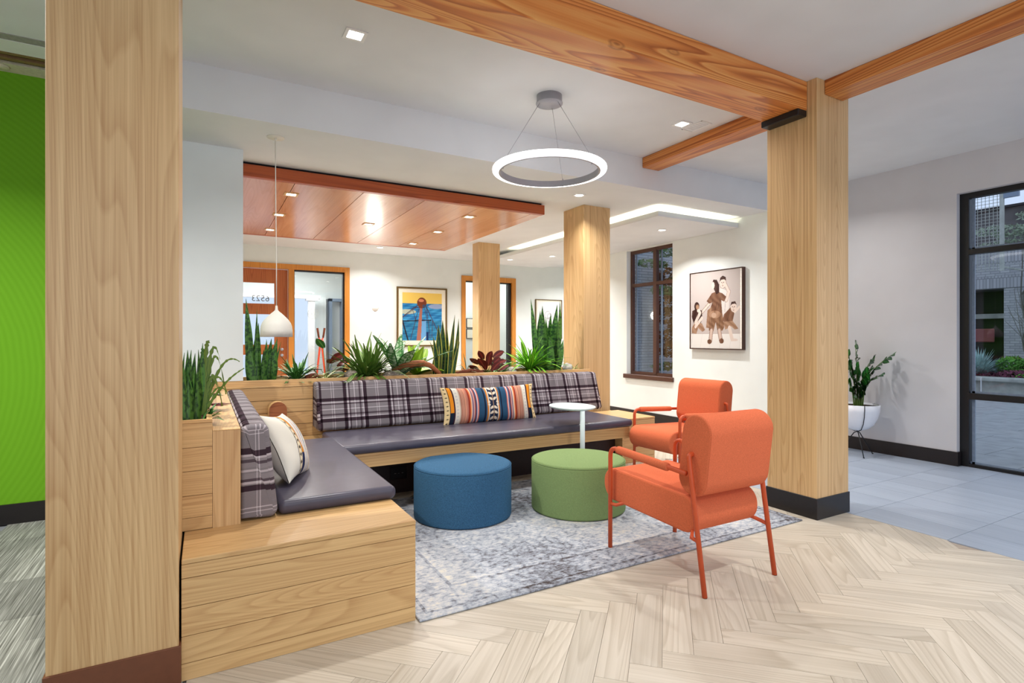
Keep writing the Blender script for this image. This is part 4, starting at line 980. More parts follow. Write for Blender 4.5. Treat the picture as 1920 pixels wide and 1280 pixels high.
def art2(U, V):
    out = np.zeros(U.shape+(3,)); out[:] = (176, 166, 162)
    out -= (np.abs(U-.5)[..., None])*14; out[V < .19] = (206, 202, 198)
    for k in range(6): out[nearline(U, V, (k*.2, 0), (k*.2+.05, .19), .002)] = (186, 180, 176)
    out[nearline(U, V, (0, .19), (1, .19), .002)] = (150, 140, 136)
    skin, cloth, dark, lite = (198, 182, 172), (104, 72, 54), (56, 34, 28), (140, 108, 86)
    P_ = lambda pts: inpoly(U, V, pts)
    E_ = lambda x, y, a, b: ((U-x)/a)**2+((V-y)/b)**2 < 1
    # boy behind, pale shirt, arm raised
    out[P_([(.62, .78), (.74, .74), (.80, .72), (.79, .50), (.66, .42), (.60, .6)])] = (196, 188, 184)
    out[nearline(U, V, (.79, .72), (.72, .82), .028) | nearline(U, V, (.74, .62), (.79, .72), .031) | E_(.67, .84, .068, .072)] = (124, 104, 96)
    out[nearline(U, V, (.79, .72), (.72, .82), .022) | nearline(U, V, (.74, .62), (.79, .72), .026)] = skin
    out[E_(.67, .84, .062, .066)] = skin; out[P_([(.61, .86), (.62, .91), (.67, .935), (.73, .91), (.735, .86), (.70, .885), (.64, .885)])] = dark
    # standing figure, back turned
    out[nearline(U, V, (.42, .60), (.24, .475), .024)] = (120, 96, 84); out[nearline(U, V, (.42, .60), (.24, .475), .017)] = skin
    out[P_([(.45, .72), (.55, .74), (.66, .71), (.74, .66), (.70, .60), (.64, .62), (.66, .45), (.60, .38), (.42, .38), (.38, .46), (.46, .60), (.40, .585), (.34, .62)])] = cloth
    out[P_([(.36, .50), (.44, .54), (.42, .26), (.33, .27)])] = lite
    out[P_([(.38, .44), (.66, .46), (.70, .27), (.66, .225), (.56, .235), (.53, .34), (.48, .22), (.39, .23)])] = (118, 86, 64)
    out[E_(.51, .44, .12, .05)] = lite; out[E_(.49, .43, .05, .035)] = (168, 140, 120)
    out[P_([(.45, .84), (.48, .895), (.55, .89), (.60, .82), (.60, .72), (.54, .70), (.50, .76)])] = dark; out[E_(.475, .82, .03, .045)] = skin
    for a, b in (((.44, .23), (.42, .10)), ((.60, .23), (.63, .11))): out[nearline(U, V, a, b, .036)] = (120, 92, 78); out[nearline(U, V, a, b, .026)] = (186, 164, 152)
    out[E_(.40, .085, .045, .032)] = cloth; out[E_(.645, .095, .045, .034)] = cloth
    # crouching figure left
    out[P_([(.03, .50), (.12, .53), (.24, .50), (.25, .40), (.20, .30), (.08, .30), (.02, .42)])] = dark; out[P_([(.08, .34), (.24, .33), (.31, .24), (.25, .215), (.16, .27), (.12, .19), (.02, .20), (.02, .27)])] = lite
    out[nearline(U, V, (.20, .47), (.10, .34), .026) | nearline(U, V, (.24, .40), (.10, .285), .022)] = skin
    out[E_(.13, .56, .055, .058)] = dark; out[E_(.145, .55, .034, .035)] = lite; out[E_(.17, .50, .035, .025)] = skin
    # crouching figure right
    out[P_([(.70, .44), (.82, .52), (.90, .46), (.86, .34), (.74, .32), (.66, .36)])] = cloth; out[P_([(.68, .34), (.86, .35), (.92, .30), (.97, .25), (.90, .24), (.84, .28), (.72, .24)])] = lite
    out[nearline(U, V, (.80, .26), (.85, .12), .03)] = skin; out[E_(.90, .11, .06, .016)] = skin; out[nearline(U, V, (.90, .46), (.99, .52), .016)] = skin
    out[E_(.88, .52, .055, .06)] = skin; out[P_([(.82, .54), (.84, .59), (.91, .595), (.94, .55), (.90, .565), (.85, .56)])] = dark
    fold = np.sin(U*46+V*30+3*np.sin(V*21)); mm = out.sum(-1) < 420; out[mm] += (fold[mm][:, None])*11
    for hx, hy in ((.67, .835), (.88, .515)):
        for ex, ey in ((-.022, .012), (.018, .012)): out[E_(hx+ex, hy+ey, .009, .006)] = (70, 50, 44)
        out[nearline(U, V, (hx, hy+.008), (hx-.004, hy-.012), .004)] = (150, 126, 114); out[nearline(U, V, (hx-.014, hy-.03), (hx+.012, hy-.03), .004)] = (110, 76, 68)
    for a, b in (((.56, .60), (.50, .46)), ((.62, .66), (.58, .52)), ((.47, .64), (.45, .52)), ((.44, .40), (.46, .27)), ((.62, .42), (.60, .28)), ((.15, .46), (.16, .34)), ((.80, .46), (.76, .36)), ((.72, .60), (.71, .47))): out[nearline(U, V, a, b, .004)] *= .72
    return out
framed_y('framed_print', 'thin framed pale line drawing on the back wall behind the tallest snake plant', 5.925, 6.578, 1.225, 2.045, .014, .05, art3, M['gold_frame'], 60, 70)
cv = thing('canvas_picture', 'sepia picture of four children hung in a deep dark frame on the right wall', 'picture', (5.75, 4.85, 1.105))
struct_multi('frame', [(5.69, 5.748, 4.43, 4.438, 1.10, 2.115), (5.69, 5.748, 5.252, 5.26, 1.10, 2.115), (5.69, 5.748, 4.438, 5.252, 1.10, 1.108), (5.69, 5.748, 4.438, 5.252, 2.107, 2.115)], M['brown_frame'], cv)
box('canvas', 5.70, 5.745, 4.442, 5.248, 1.112, 2.103, M['print_edge'], cv)
printgrid('print', lambda u, v: (5.6985, 5.244-(5.244-4.470)*u, 1.116+(2.099-1.116)*v), art2, 220, 280, M['print'], cv)
# line drawing on back wall
# ------------------------------------------------------------------ plants
CR = Vector((math.cos(math.radians(29.27)), -math.sin(math.radians(29.27)), 0))
def snake(label, loc, leaves, m, seed=1, name='snake_plant'):
    t = thing(name, label, 'plant', loc); r = random.Random(seed)
    for bx, by, tx, ty, tz, w in leaves:
        b = Vector((bx, by, loc[2]-.01)); e = Vector((tx, ty, tz)); n = 12; k = r.uniform(-.03, .03)
        bow = Vector((r.uniform(-.012, .012), r.uniform(-.015, .015), 0))
        a = r.uniform(-.7, .7); side = Matrix.Rotation(a, 3, 'Z') @ Vector((1, 0, 0)); w2 = w/max(.6, abs(side.dot(CR)))
        pts = []; ws = []
        for i in range(n+1):
            s = i/n; pts.append(b.lerp(e, s)+bow*math.sin(PI*s)); ws.append(max(.0008, w2*(.62+.50*math.sin(PI*min(1, s*.75+.1)))*(1-max(0, (s-.42)/.58)**1.8)))
        sd = side.copy()
        o = ribbon('leaf', pts, ws, m, t, fold=.38, side=sd, nx=4)
    return t
SN1 = [(0.325, 4.969, 0.29, 4.971, 1.573, 0.0285), (0.358, 4.984, 0.374, 4.991, 1.493, 0.0088), (0.388, 5.015, 0.386, 4.989, 1.374, 0.0267), (0.339, 4.942, 0.309, 4.962, 1.219, 0.0196), (0.413, 4.971, 0.444, 4.955, 1.237, 0.0221), (0.449, 5.059, 0.491, 5.058, 1.245, 0.0248), (0.472, 5.04, 0.535, 5.039, 1.245, 0.0293), (0.483, 5.017, 0.559, 4.996, 1.218, 0.009), (0.401, 5.016, 0.362, 5.038, 1.25, 0.0201), (0.311, 5.003, 0.288, 5.017, 1.1, 0.011), (0.499, 5.021, 0.505, 4.994, 1.174, 0.0225), (0.43, 5.031, 0.427, 5.036, 1.151, 0.0202)]
SN2 = [(1.949, 4.976, 1.905, 4.948, 1.265, 0.0232), (1.998, 5.044, 1.997, 5.042, 1.381, 0.0314), (2.036, 5.026, 2.045, 5.049, 1.424, 0.0341), (2.069, 5.026, 2.091, 5.051, 1.361, 0.0237), (2.087, 4.987, 2.129, 5.005, 1.319, 0.0236), (2.107, 4.993, 2.163, 5.019, 1.478, 0.0184), (2.146, 5.045, 2.205, 5.021, 1.442, 0.0186), (2.119, 4.956, 2.18, 4.939, 1.213, 0.0157), (2.025, 5.056, 1.912, 5.052, 1.214, 0.0158), (2.088, 5.015, 2.185, 5.003, 1.276, 0.021), (2.042, 5.001, 2.051, 4.994, 1.161, 0.0314), (1.935, 4.982, 1.953, 4.987, 1.11, 0.0258)]
SN3 = [(3.117, 5.03, 3.064, 5.054, 1.67, 0.0288), (3.144, 5.042, 3.085, 5.068, 1.371, 0.0289), (3.185, 5.063, 3.21, 5.092, 1.549, 0.0408), (3.212, 5.041, 3.192, 5.02, 1.597, 0.0436), (3.254, 5.063, 3.279, 5.091, 1.486, 0.0263), (3.299, 5.069, 3.337, 5.073, 1.522, 0.0382), (3.326, 5.046, 3.392, 5.028, 1.621, 0.0441), (3.357, 5.06, 3.452, 5.064, 1.667, 0.0413), (3.348, 4.994, 3.366, 4.968, 1.442, 0.0234), (3.415, 5.062, 3.515, 5.092, 1.226, 0.0326), (3.147, 4.971, 3.125, 4.989, 1.21, 0.0372), (3.275, 5.009, 3.261, 4.988, 1.267, 0.0407), (3.335, 4.995, 3.409, 5.011, 1.15, 0.0379), (3.118, 5.065, 3.094, 5.037, 1.267, 0.0261)]
SN4 = [(-0.075, 2.767, -0.078, 2.74, 1.186, 0.0116), (-0.067, 2.773, -0.067, 2.763, 1.197, 0.0105), (-0.057, 2.783, -0.054, 2.812, 1.196, 0.014), (-0.047, 2.76, -0.039, 2.79, 1.182, 0.0116), (-0.028, 2.749, -0.026, 2.723, 1.199, 0.0139), (-0.039, 2.766, -0.01, 2.738, 1.227, 0.0105), (-0.07, 2.742, -0.076, 2.736, 1.119, 0.0103), (-0.051, 2.767, -0.04, 2.746, 1.118, 0.0151), (-0.06, 2.733, -0.066, 2.755, 1.095, 0.0138)]
snake('tall snake plant at the left end of the long planter by the white wall', (.40, 5.0, .878), SN1, M['snake'], 1)
snake('yellow edged snake plant in the middle of the long planter', (2.04, 5.01, .878), SN2, M['snake_y'], 2)
snake('tallest snake plant, bright green, near the right end of the long planter', (3.25, 5.03, .878), SN3, M['snake'], 3)
snake('dark slim snake plant at the front of the side planter', (-.05, 2.76, .875), SN4, M['snake'], 4)
def bush(name, label, loc, n, ln, w, m, seed, droop=.5, up=1.0, az=None, tipw=.2, wshape=1.0, spread=.02, fold=.3, seg=7, cat='plant', lenvar=.3, wave=0):
    """rosette of arching strap leaves; each leaf a part"""
    t = thing(name, label, cat, loc); r = random.Random(seed)
    for i in range(n):
        a = 2*PI*(i*.618034)+r.uniform(-.3, .3)
        if az: a = r.uniform(*az)
        el = r.uniform(.25, 1.0)*up; l = ln*r.uniform(1-lenvar, 1.05); d = Vector((math.cos(a)*math.cos(el*1.25), math.sin(a)*math.cos(el*1.25), math.sin(el*1.25)))
        d = Vector((math.cos(a), math.sin(a), 0))*math.cos(min(1.5, el*1.3))+Vector((0, 0, 1))*math.sin(min(1.5, el*1.3))
        b = Vector(loc)+Vector((math.cos(a)*spread*r.random(), math.sin(a)*spread*r.random(), 0)); pts = []; ws = []
        dr = droop*r.uniform(.35, 1.7); cl = r.uniform(-.22, .22)*l; wf = r.uniform(.7, 1.15); lat = Vector((-math.sin(a), math.cos(a), 0))
        for k in range(seg+1):
            s = k/seg; p = b+d*l*s+Vector((0, 0, -dr*l*s*s*(1.1-.5*math.sin(min(1.5, el*1.3)))))+lat*cl*s*s
            if wave: p += Vector((-math.sin(a), math.cos(a), 0))*wave*math.sin(s*9+i)
            p.z = max(p.z, loc[2]+.004)
            pts.append(p); ws.append(max(.0006, wf*w*math.sin(PI*min(1, (s*.86+.10)))**.8*wshape))
        ribbon('leaf', pts, ws, m, t, fold=fold, nx=2)
    return t
SZ = .878
bush('foliage_plant', 'dark glossy bushy plant right of the left snake plant', (.68, 4.98, SZ), 80, .30, .013, M['leaf_dark'], 11, .55)
bush('spider_plant', 'small pale striped spider plant in front of the calathea', (.89, 4.92, SZ), 26, .22, .008, M['leaf_pale'], 12, .9)
bush('foliage_plant', 'large dark green strappy bush beside the grey stone', (1.285, 5.0, SZ), 165, .56, .0155, M['leaf_mid'], 13, .44, lenvar=.62, up=1.08, spread=.06)
bush('foliage_plant', 'variegated broad leaved plant in front of the framed tower print', (1.60, 5.05, SZ), 22, .62, .044, M['leaf_var'], 14, .36, up=1.08, lenvar=.5)
bush('foliage_plant', 'lime green broad leaved plant behind the driftwood', (1.80, 5.12, SZ), 10, .36, .075, M['leaf_lime'], 15, .18, up=1.1)
bush('air_plant', 'grey spiky air plant on the bark piece', (2.27, 4.99, .915), 22, .24, .006, M['leaf_grey'], 16, .6)

bush('foliage_plant', 'small grey green leaved plant right of the burgundy plant', (2.68, 5.04, SZ), 20, .27, .012, M['leaf_var'], 18, .4)
bush('dracaena', 'lime green striped dracaena left of the tallest snake plant', (3.0, 4.97, .90), 95, .56, .0155, M['leaf_lime2'], 19, .5, lenvar=.5)
bush('air_plant', 'pale curly air plant at the right end of the planter by the column', (3.58, 4.97, .90), 22, .13, .005, M['leaf_pale'], 20, .7)
bush('foliage_plant', 'low dark leaved plant at the front corner of the side planter', (-.01, 2.83, .875), 14, .10, .011, M['leaf_dark'], 21, .5, az=(-.6, .9))
# calathea with one green and several dark leaves
def broad(name, label, loc, leaves):
    t = thing(name, label, 'plant', loc)
    for (dx, dy, dz), l, w, (ax, ay, az), m in leaves:
        b = Vector(loc); p = b+Vector((dx, dy, dz)); tube('stem', [b, b.lerp(p, .5)+Vector((0, 0, .01)), p], .0025, M['stem'], t, 6)
        d = Vector((ax, ay, az)).normalized(); pts = []; ws = []
        for k in range(9):
            s = k/8; pts.append(p+d*l*(s-.15)+Vector((0, 0, -.22*l*s*s))); ws.append(max(.0008, w*math.sin(PI*min(1, s*.9+.08))**.75))
        ribbon('leaf', pts, ws, m, t, fold=.22, side=(CR-d*CR.dot(d)), nx=4)
    return t
broad('calathea', 'calathea with one green and several wine red leaves', (.93, 5.0, SZ), [((-.03, 0, .30), .14, .038, (-.5, -.3, .8), M['leaf_dark']), ((.06, 0, .18), .15, .036, (.5, -.3, .45), M['leaf_red']), ((.02, -.02, .16), .14, .034, (.1, -.5, .3), M['leaf_red']), ((.11, 0, .13), .15, .026, (.9, 0, .6), M['leaf_red']), ((-.05, 0, .10), .12, .03, (-.8, -.3, .2), M['leaf_red']), ((.10, .02, .08), .13, .022, (1, -.2, .25), M['leaf_red'])])
broad('foliage_plant', 'burgundy leaved plant in front of the farthest column', (2.50, 5.0, SZ), [((dx, dy, dz), l, w, (ax, -.25, az), M['leaf_red']) for dx, dy, dz in
    ((-.10, 0, .12), (-.05, -.02, .17), (.02, 0, .15), (.09, -.02, .18), (.06, -.03, .10), (-.03, -.04, .07), (.0, -.05, .11), (.12, 0, .10), (-.12, -.03, .06), (.05, -.05, .05), (.13, -.03, .05), (-.06, -.05, .10)) for l, w, ax, az in [(.15, .033, dx*9, .75)]])
# wavy fern in side planter
def arcplant(label, loc, arcs, m, name='fern'):
    t = thing(name, label, 'plant', loc)
    for tx, ty, tz, h, w in arcs:
        b = Vector(loc); e = Vector((tx, ty, tz)); pts = []; ws = []
        for k in range(23):
            s = k/22; p = b.lerp(e, s); p.z += h*4*s*(1-s)*.5+h*math.sin(PI*s)*.5; pts.append(p); ws.append(w*(1-.75*s)*(1+.38*math.sin(s*52)))
        ribbon('leaf', pts, ws, m, t, fold=.3, side=Vector((-.25, 0, 1)), nx=2)
    return t
arcplant('wavy leaved climbing plant arching right over the side planter', (-.01, 2.85, .90), [(.145, 2.95, 1.135, .10, .009), (.168, 3.0, 1.10, .03, .009), (.06, 2.88, 1.15, .16, .011), (.085, 2.9, .985, .22, .009), (.105, 2.92, .935, .15, .008), (.07, 2.9, .93, .16, .012), (.015, 2.85, 1.225, .12, .014), (-.01, 2.86, 1.20, .1, .014), (.12, 3.0, .93, .10, .006), (.05, 2.86, 1.02, .1, .012)], M['fern'])
bush('bromeliad', 'bromeliad with banded grey leaves and a red base in the side planter', (.0, 3.05, .96), 16, .10, .012, M['leaf_grey'], 22, .5, up=.6)
tube('stem', [(.0, 3.05, .87), (.0, 3.05, .97)], .018, M['leaf_red'], bpy.data.objects['bromeliad'], 10)
bush('foliage_plant', 'burgundy trailing leaves low in the side planter', (.0, 3.35, .885), 12, .12, .014, M['leaf_red'], 23, .7, up=.35, az=(-.9, .9))
# stones, driftwood
def rock(name, label, c, s, m, seed, cat='stone', amp=.22):
    r = random.Random(seed); bm = bmesh.new(); bmesh.ops.create_icosphere(bm, subdivisions=3, radius=1)
    from mathutils import noise
    for v in bm.verts:
        d = 1+amp*noise.noise(v.co*1.6+Vector((seed*3.1, 0, 0)))+amp*.35*noise.noise(v.co*5+Vector((seed, 2, 0)))
        v.co = Vector((v.co.x*s[0]*d+c[0], v.co.y*s[1]*d+c[1], max(v.co.z*s[2]*d, -s[2]*.55)+c[2]))
    o = bmobj(name, bm, m, None, True); return props(o, label, cat)
rock('stone', 'brown stone half hidden left of the calathea', (.80, 4.93, .905), (.065, .05, .04), M['bark'], 1)
rock('stone', 'tan speckled stone left of the large strappy bush', (1.12, 4.90, .915), (.062, .05, .05), M['stone'], 2)
rock('stone', 'wide pale speckled stone right of the large strappy bush', (1.50, 4.90, .912), (.10, .05, .045), M['stone'], 3)
rock('stone', 'small grey stone between the burgundy plant and the dracaena', (2.76, 4.93, .905), (.055, .045, .045), M['stone_white'], 4)
rock('stone', 'round pale stone at the right end of the long planter', (3.46, 4.93, .925), (.055, .05, .05), M['stone_white'], 5)
def driftwood(name, label, pts, rs, m):
    pp = []; 
    P3 = [Vector(p) for p in pts]
    for i in range(len(P3)-1):
        for k in range(4):
            s = k/4; p0 = P3[max(0, i-1)]; p1 = P3[i]; p2 = P3[i+1]; p3 = P3[min(len(P3)-1, i+2)]
            pp.append(.5*((2*p1)+(p2-p0)*s+(2*p0-5*p1+4*p2-p3)*s*s+(-p0+3*p1-3*p2+p3)*s**3))
    pp.append(P3[-1]); rr = [float(np.interp(i/(len(pp)-1), np.linspace(0, 1, len(rs)), rs))*(1+.12*math.sin(i*2.3)) for i in range(len(pp))]
    o = tube(name, pp, rr, m, None, 10); return props(o, label, 'driftwood')
driftwood('driftwood', 'arched piece of reddish driftwood beside the yellow edged snake plant', [(1.50, 4.95, .95), (1.62, 4.90, .99), (1.75, 4.88, 1.01), (1.86, 4.87, .975), (1.95, 4.87, .90)], [.012, .030, .034, .028, .016], M['drift'])
driftwood('driftwood', 'flat dark bark piece under the grey air plant', [(2.13, 4.93, .898), (2.22, 4.92, .912), (2.33, 4.92, .915), (2.42, 4.92, .90)], [.014, .026, .030, .018], M['bark'])
driftwood('driftwood', 'small dark bark piece left of the burgundy plant', [(2.40, 5.04, .90), (2.48, 5.02, .905), (2.55, 5.02, .90)], [.012, .02, .012], M['bark'])
# ZZ plant in white bowl on wire stand
pc = (6.085, 3.30)
pot = thing('bowl_planter', 'white bowl planter on a black wire stand behind the near column', 'planter', (*pc, 0))
lathe('bowl', [(0, .262), (.05, .264), (.10, .283), (.15, .33), (.185, .40), (.203, .47), (.208, .543), (.200, .543), (.195, .47), (.17, .40), (0, .39)], (*pc, 0), M['pot_white'], pot, 56)
lathe('soil', [(0, .522), (.197, .522), (.199, .515)], (*pc, 0), M['soil'], pot, 40)
st2 = thing('plant_stand', 'black wire tripod stand holding the white bowl', 'stand', (*pc, 0))
for a in (-2.34, -.32, 1.75):
    c, s = math.cos(a), math.sin(a); q = lambda r, z: (pc[0]+r*c, pc[1]+r*s, z)
    pts = [q(.212, .545), q(.214, .50), q(.205, .43), q(.175, .35), q(.115, .283), q(.02, .252), ]
    tube('wire', pts, .004, M['black_metal'], st2, 8)
    pts = [(pc[0]-.02*c, pc[1]-.02*s, .262), q(.03, .235), q(.19, .004)]
    tube('leg', pts, .005, M['black_metal'], st2, 8); lathe('foot', [(0, 0), (.008, 0), (.008, .008), (0, .008)], q(.19, .001), M['black_metal'], st2, 12)
zz = thing('zz_plant', 'glossy green zz plant growing in the white bowl', 'plant', (*pc, .525))
r = random.Random(5)
stems = [(.0, .02, .66), (.20, -.24, .55), (.12, -.10, .52), (-.14, .05, .62), (-.24, -.02, .48), (-.08, -.14, .36), (-.32, .05, .36), (.06, -.10, .40), (-.04, .1, .5), (.10, -.18, .34), (-.18, -.10, .42)]
lm = None
for ix, (dx, dy, h) in enumerate(stems):
    b = Vector((pc[0]+dx*.15, pc[1]+dy*.15, .52)); e = Vector((pc[0]+dx, pc[1]+dy, .52+h)); n = 22; pts = [b.lerp(e, k/n)+Vector((0, 0, .05*math.sin(PI*k/n)))+Vector((dx, dy, 0))*(-.22*math.sin(PI*k/n)) for k in range(n+1)]
    sm = tube('stem', pts, [.008*(1-.7*k/n) for k in range(n+1)], M['stem'], zz, 7)
    for k in range(4, n+1, 2):
        tdir = (pts[k]-pts[k-1]).normalized()
        for sg in (-1, 1):
            sd = tdir.cross(Vector((.42, -.85, .15)))*sg; sd.normalize(); sd = (sd+tdir*.4+Vector((r.uniform(-.2, .2), r.uniform(-.3, .1), r.uniform(-.1, .1)))).normalized()
            l = .145*(1-.75*(k/n-.3)**2)*r.uniform(.85, 1.1); pp = [pts[k]+sd*l*q/4+Vector((0, 0, -.012*(q/4)**2)) for q in range(5)]
            ribbon('leaflet', pp, [.006, .022, .027, .019, .001], M['leaf_zz'], sm, fold=.25, nx=2, side=(tdir+Vector((r.uniform(-.5, .5), r.uniform(-.5, .5), r.uniform(-.3, .3)))))
# ------------------------------------------------------------------ things beyond the glass
xt = thing('crossed_poles', 'orange red crossed poles with wooden handles beyond the plants', 'garden tool', (1.52, 8.5, 0))
M['red_o'] = plain('orange_red_paint', (214, 74, 44), .5, .4)
for s in (-1, 1):
    tube('blade_pole', [(1.503+s*.075, 8.5, .55), (1.503+s*.012, 8.5+s*.012, 1.17), (1.503-s*.028, 8.5+s*.012, 1.25)], [.014, .014, .010], M['red_o'], xt, 8)
    tube('handle', [(1.503-s*.028, 8.5+s*.012, 1.25), (1.503-s*.05, 8.5+s*.012, 1.395)], [.013, .016], M['bark'], xt, 8)
tube('cross_bar', [(1.47, 8.49, 1.20), (1.54, 8.49, 1.20)], .008, M['red_o'], xt, 8)
tube('foot_bar', [(1.42, 8.5, .55), (1.585, 8.5, .55)], .012, M['red_o'], xt, 8)
for s in (-1, 1): tube('leg', [(1.503+s*.075, 8.5, .55), (1.503+s*.13, 8.5, 0)], .012, M['red_o'], xt, 8)

# ------------------------------------------------------------------ outside: courtyard
def brickmat(name, c1, c2, mortar, sc=1.0, axis='X', bw=.2, bh=.065):
    m, nt, b = mat(name); setup(b, .9, .15)
    tc = N(nt, 'ShaderNodeTexCoord'); sp = N(nt, 'ShaderNodeSeparateXYZ'); L(nt, tc.outputs['Object'], sp.inputs[0]); cb = N(nt, 'ShaderNodeCombineXYZ')
    L(nt, sp.outputs[1 if axis == 'X' else 0], cb.inputs[0]); L(nt, sp.outputs[2], cb.inputs[1])
    br = N(nt, 'ShaderNodeTexBrick'); br.inputs['Scale'].default_value = 1; br.inputs['Brick Width'].default_value = bw; br.inputs['Row Height'].default_value = bh; br.inputs['Mortar Size'].default_value = .007
    br.inputs['Color1'].default_value = lin(c1); br.inputs['Color2'].default_value = lin(c2); br.inputs['Mortar'].default_value = lin(mortar)
    L(nt, cb.outputs[0], br.inputs['Vector']); L(nt, br.outputs[0], b.inputs['Base Color']); return m
M['brick'] = brickmat('grey_brick', (184, 184, 184), (164, 164, 166), (140, 140, 142))
M['brick2'] = brickmat('pale_siding_brick', (206, 206, 208), (192, 192, 196), (150, 152, 158), axis='Y', bw=.3, bh=.05)
M['soldier'] = brickmat('upright_brick_course', (178, 178, 180), (160, 160, 162), (130, 130, 132), bw=.07, bh=.4)
M['dark_fascia'] = plain('dark_weathered_fascia', (96, 92, 92), .9, .1, noise=.1, nscale=3)
cg = struct('ground_courtyard', 6.54, 24, -12, 24, -.14, -.03, M['grout'])
cg2 = struct('ground_courtyard', 5.9, 6.54, YS+.14, 7.6, -.14, -.03, M['grout'])
for i in range(13):
    for j in range(10):
        x0 = 6.56+.75*i; y0 = -.5+.9*j+(.45 if i % 2 else 0)
        if x0 > 15.2: continue
        box('paver', x0+.004, x0+.746, y0+.004, y0+.896, -.029, -.004, M['paver'], cg)
gp = thing('courtyard_planter', 'low concrete planter wall in the courtyard seen through the tall window', 'planter', (16, 5, 0))
box('wall_cap', 15.30, 15.75, 1.0, 9.0, .27, .36, M['concrete'], gp, .02); box('wall_face', 15.42, 15.72, 1.02, 8.98, -.03, .27, M['concrete'], gp)
box('cap_joint', 15.295, 15.31, 5.60, 5.615, -.02, .362, M['white_trim'], gp)
props(box('soil', 15.72, 17.7, 1.02, 8.98, -.03, .30, M['soil'], gp), kind='stuff')
bm = bmesh.new()
def tuft(bm, c, rad, n, rr, leaf=.05):
    for i in range(n):
        a = rr.uniform(0, 2*PI); u = rr.uniform(-1, 1); d = rr.uniform(.55, 1)**.5; s = math.sqrt(1-u*u)
        p = Vector((c[0]+rad[0]*d*s*math.cos(a), c[1]+rad[1]*d*s*math.sin(a), c[2]+rad[2]*d*u)); t1 = Vector((rr.uniform(-1, 1), rr.uniform(-1, 1), rr.uniform(-1, 1))).normalized(); t2 = t1.orthogonal().normalized()
        l = leaf*rr.uniform(.6, 1.2); vs = [bm.verts.new(p-t1*l), bm.verts.new(p+t2*l*.45), bm.verts.new(p+t1*l), bm.verts.new(p-t2*l*.45)]; bm.faces.new(vs)
def foliage(name, label, cat, blobs, m, n, leaf, seed, parent=None, kind=None):
    bm = bmesh.new(); rr = random.Random(seed)
    for c, rad in blobs: tuft(bm, c, rad, n, rr, leaf)
    me = bpy.data.meshes.new(name); bm.to_mesh(me); bm.free(); me.materials.append(m); o = bpy.data.objects.new(name, me); C.objects.link(o)
    if parent: o.parent = parent; o.location = -wloc(parent)
    return props(o, label, cat, None, kind)
M['heuchera'] = plain('purple_groundcover_leaf', (120, 66, 84), .8, .2, noise=.25, nscale=9)
M['shrub'] = plain('bright_shrub_leaf', (96, 156, 62), .8, .2, noise=.2, nscale=9)
M['tealgrass'] = plain('blue_green_grass', (160, 190, 186), .8, .2, noise=.15, nscale=9)
M['greyleaf'] = plain('grey_green_branch_leaf', (150, 164, 140), .8, .2, noise=.2, nscale=9)
M['twig'] = plain('brown_grey_twig', (120, 116, 108), .9, .1)
M['conifer'] = plain('green_conifer_needle', (92, 120, 66), .8, .2, noise=.25, nscale=6)
M['copper'] = plain('copper_brown_leaf', (124, 76, 40), .8, .2, noise=.2, nscale=6)
foliage('groundcover', 'low purple leaved groundcover in the courtyard planter', 'plant', [((16.2, y, .36), (.45, .5, .14)) for y in (1.6, 2.5, 3.4, 4.3, 5.2, 6.1, 7.0)], M['heuchera'], 420, .06, 1, None, 'stuff')
foliage('groundcover', 'green creeping groundcover at the planter wall', 'plant', [((15.85, y, .36), (.14, .4, .08)) for y in (3.4, 4.2, 4.9)], M['shrub'], 160, .04, 2, None, 'stuff')
foliage('shrub', 'bright green round shrub in the courtyard planter', 'plant', [((16.6, 5.50, .58), (.30, .30, .24)), ((16.6, 5.3, .50), (.25, .25, .18))], M['shrub'], 700, .055, 3)
tg = thing('ornamental_grass', 'spiky blue green grass clump in the courtyard planter', 'plant', (16.2, 5.98, .30)); vs = []; fs = []; rr = random.Random(9)
for i in range(260):
    a = rr.uniform(0, 2*PI); e = rr.uniform(.35, 1.45); l = rr.uniform(.5, .85); d = Vector((math.cos(a)*math.cos(e), math.sin(a)*math.cos(e), math.sin(e))); p = Vector((16.2, 5.98, .30)); sd = d.cross(Vector((0, 0, 1))).normalized()*.016; n0 = len(vs)
    vs += [p-sd, p+sd, p+d*l*.6+sd, p+d*l*.6-sd, p+d*l+Vector((0, 0, -.08))]; fs += [(n0, n0+1, n0+2, n0+3), (n0+3, n0+2, n0+4)]
mesh('blades', vs, fs, M['tealgrass'], tg)['kind'] = 'stuff'
# building across the courtyard
bd = thing('brick_building', 'grey brick building with a dark opening across the courtyard', 'building', (18.4, 5, 0))
def pb(name, y0, y1, z0, z1, m, x0=18.0, x1=18.4): return box(name, x0, x1, y0, y1, z0, z1, m, bd)
pb('brick_pier', 2.6, 6.12, 0, 2.54, M['brick']); pb('brick_pier', 8.6, 12, 0, 2.54, M['brick'])
pb('soldier_course', 2.6, 12, 2.54, 2.86, M['soldier'], 17.97); pb('brick_band', 2.6, 12, 2.865, 3.16, M['brick']); pb('upper_band', 2.6, 12, 3.165, 3.5, M['soldier'], 18.02)
pb('dark_fascia', 2.6, 12, 3.505, 4.60, M['dark_fascia'], 18.05); pb('roof_edge', 2.6, 12, 4.60, 4.66, M['dark_metal'], 17.95)
pb('dark_interior', 6.12, 8.6, 0, 2.54, M['track'], 19.2, 19.3); pb('opening_floor', 6.12, 8.6, -.02, .0, M['dark_fascia'], 18.4, 19.2)
pb('opening_ceiling', 6.0, 8.7, 2.545, 2.60, M['dark_fascia'], 18.41, 19.3); pb('lintel_rail', 6.12, 8.6, 1.78, 1.91, M['concrete'], 18.9, 19.0); pb('door_panel', 6.2, 6.34, 0, 1.45, M['window_bronze'], 18.9, 19.0)
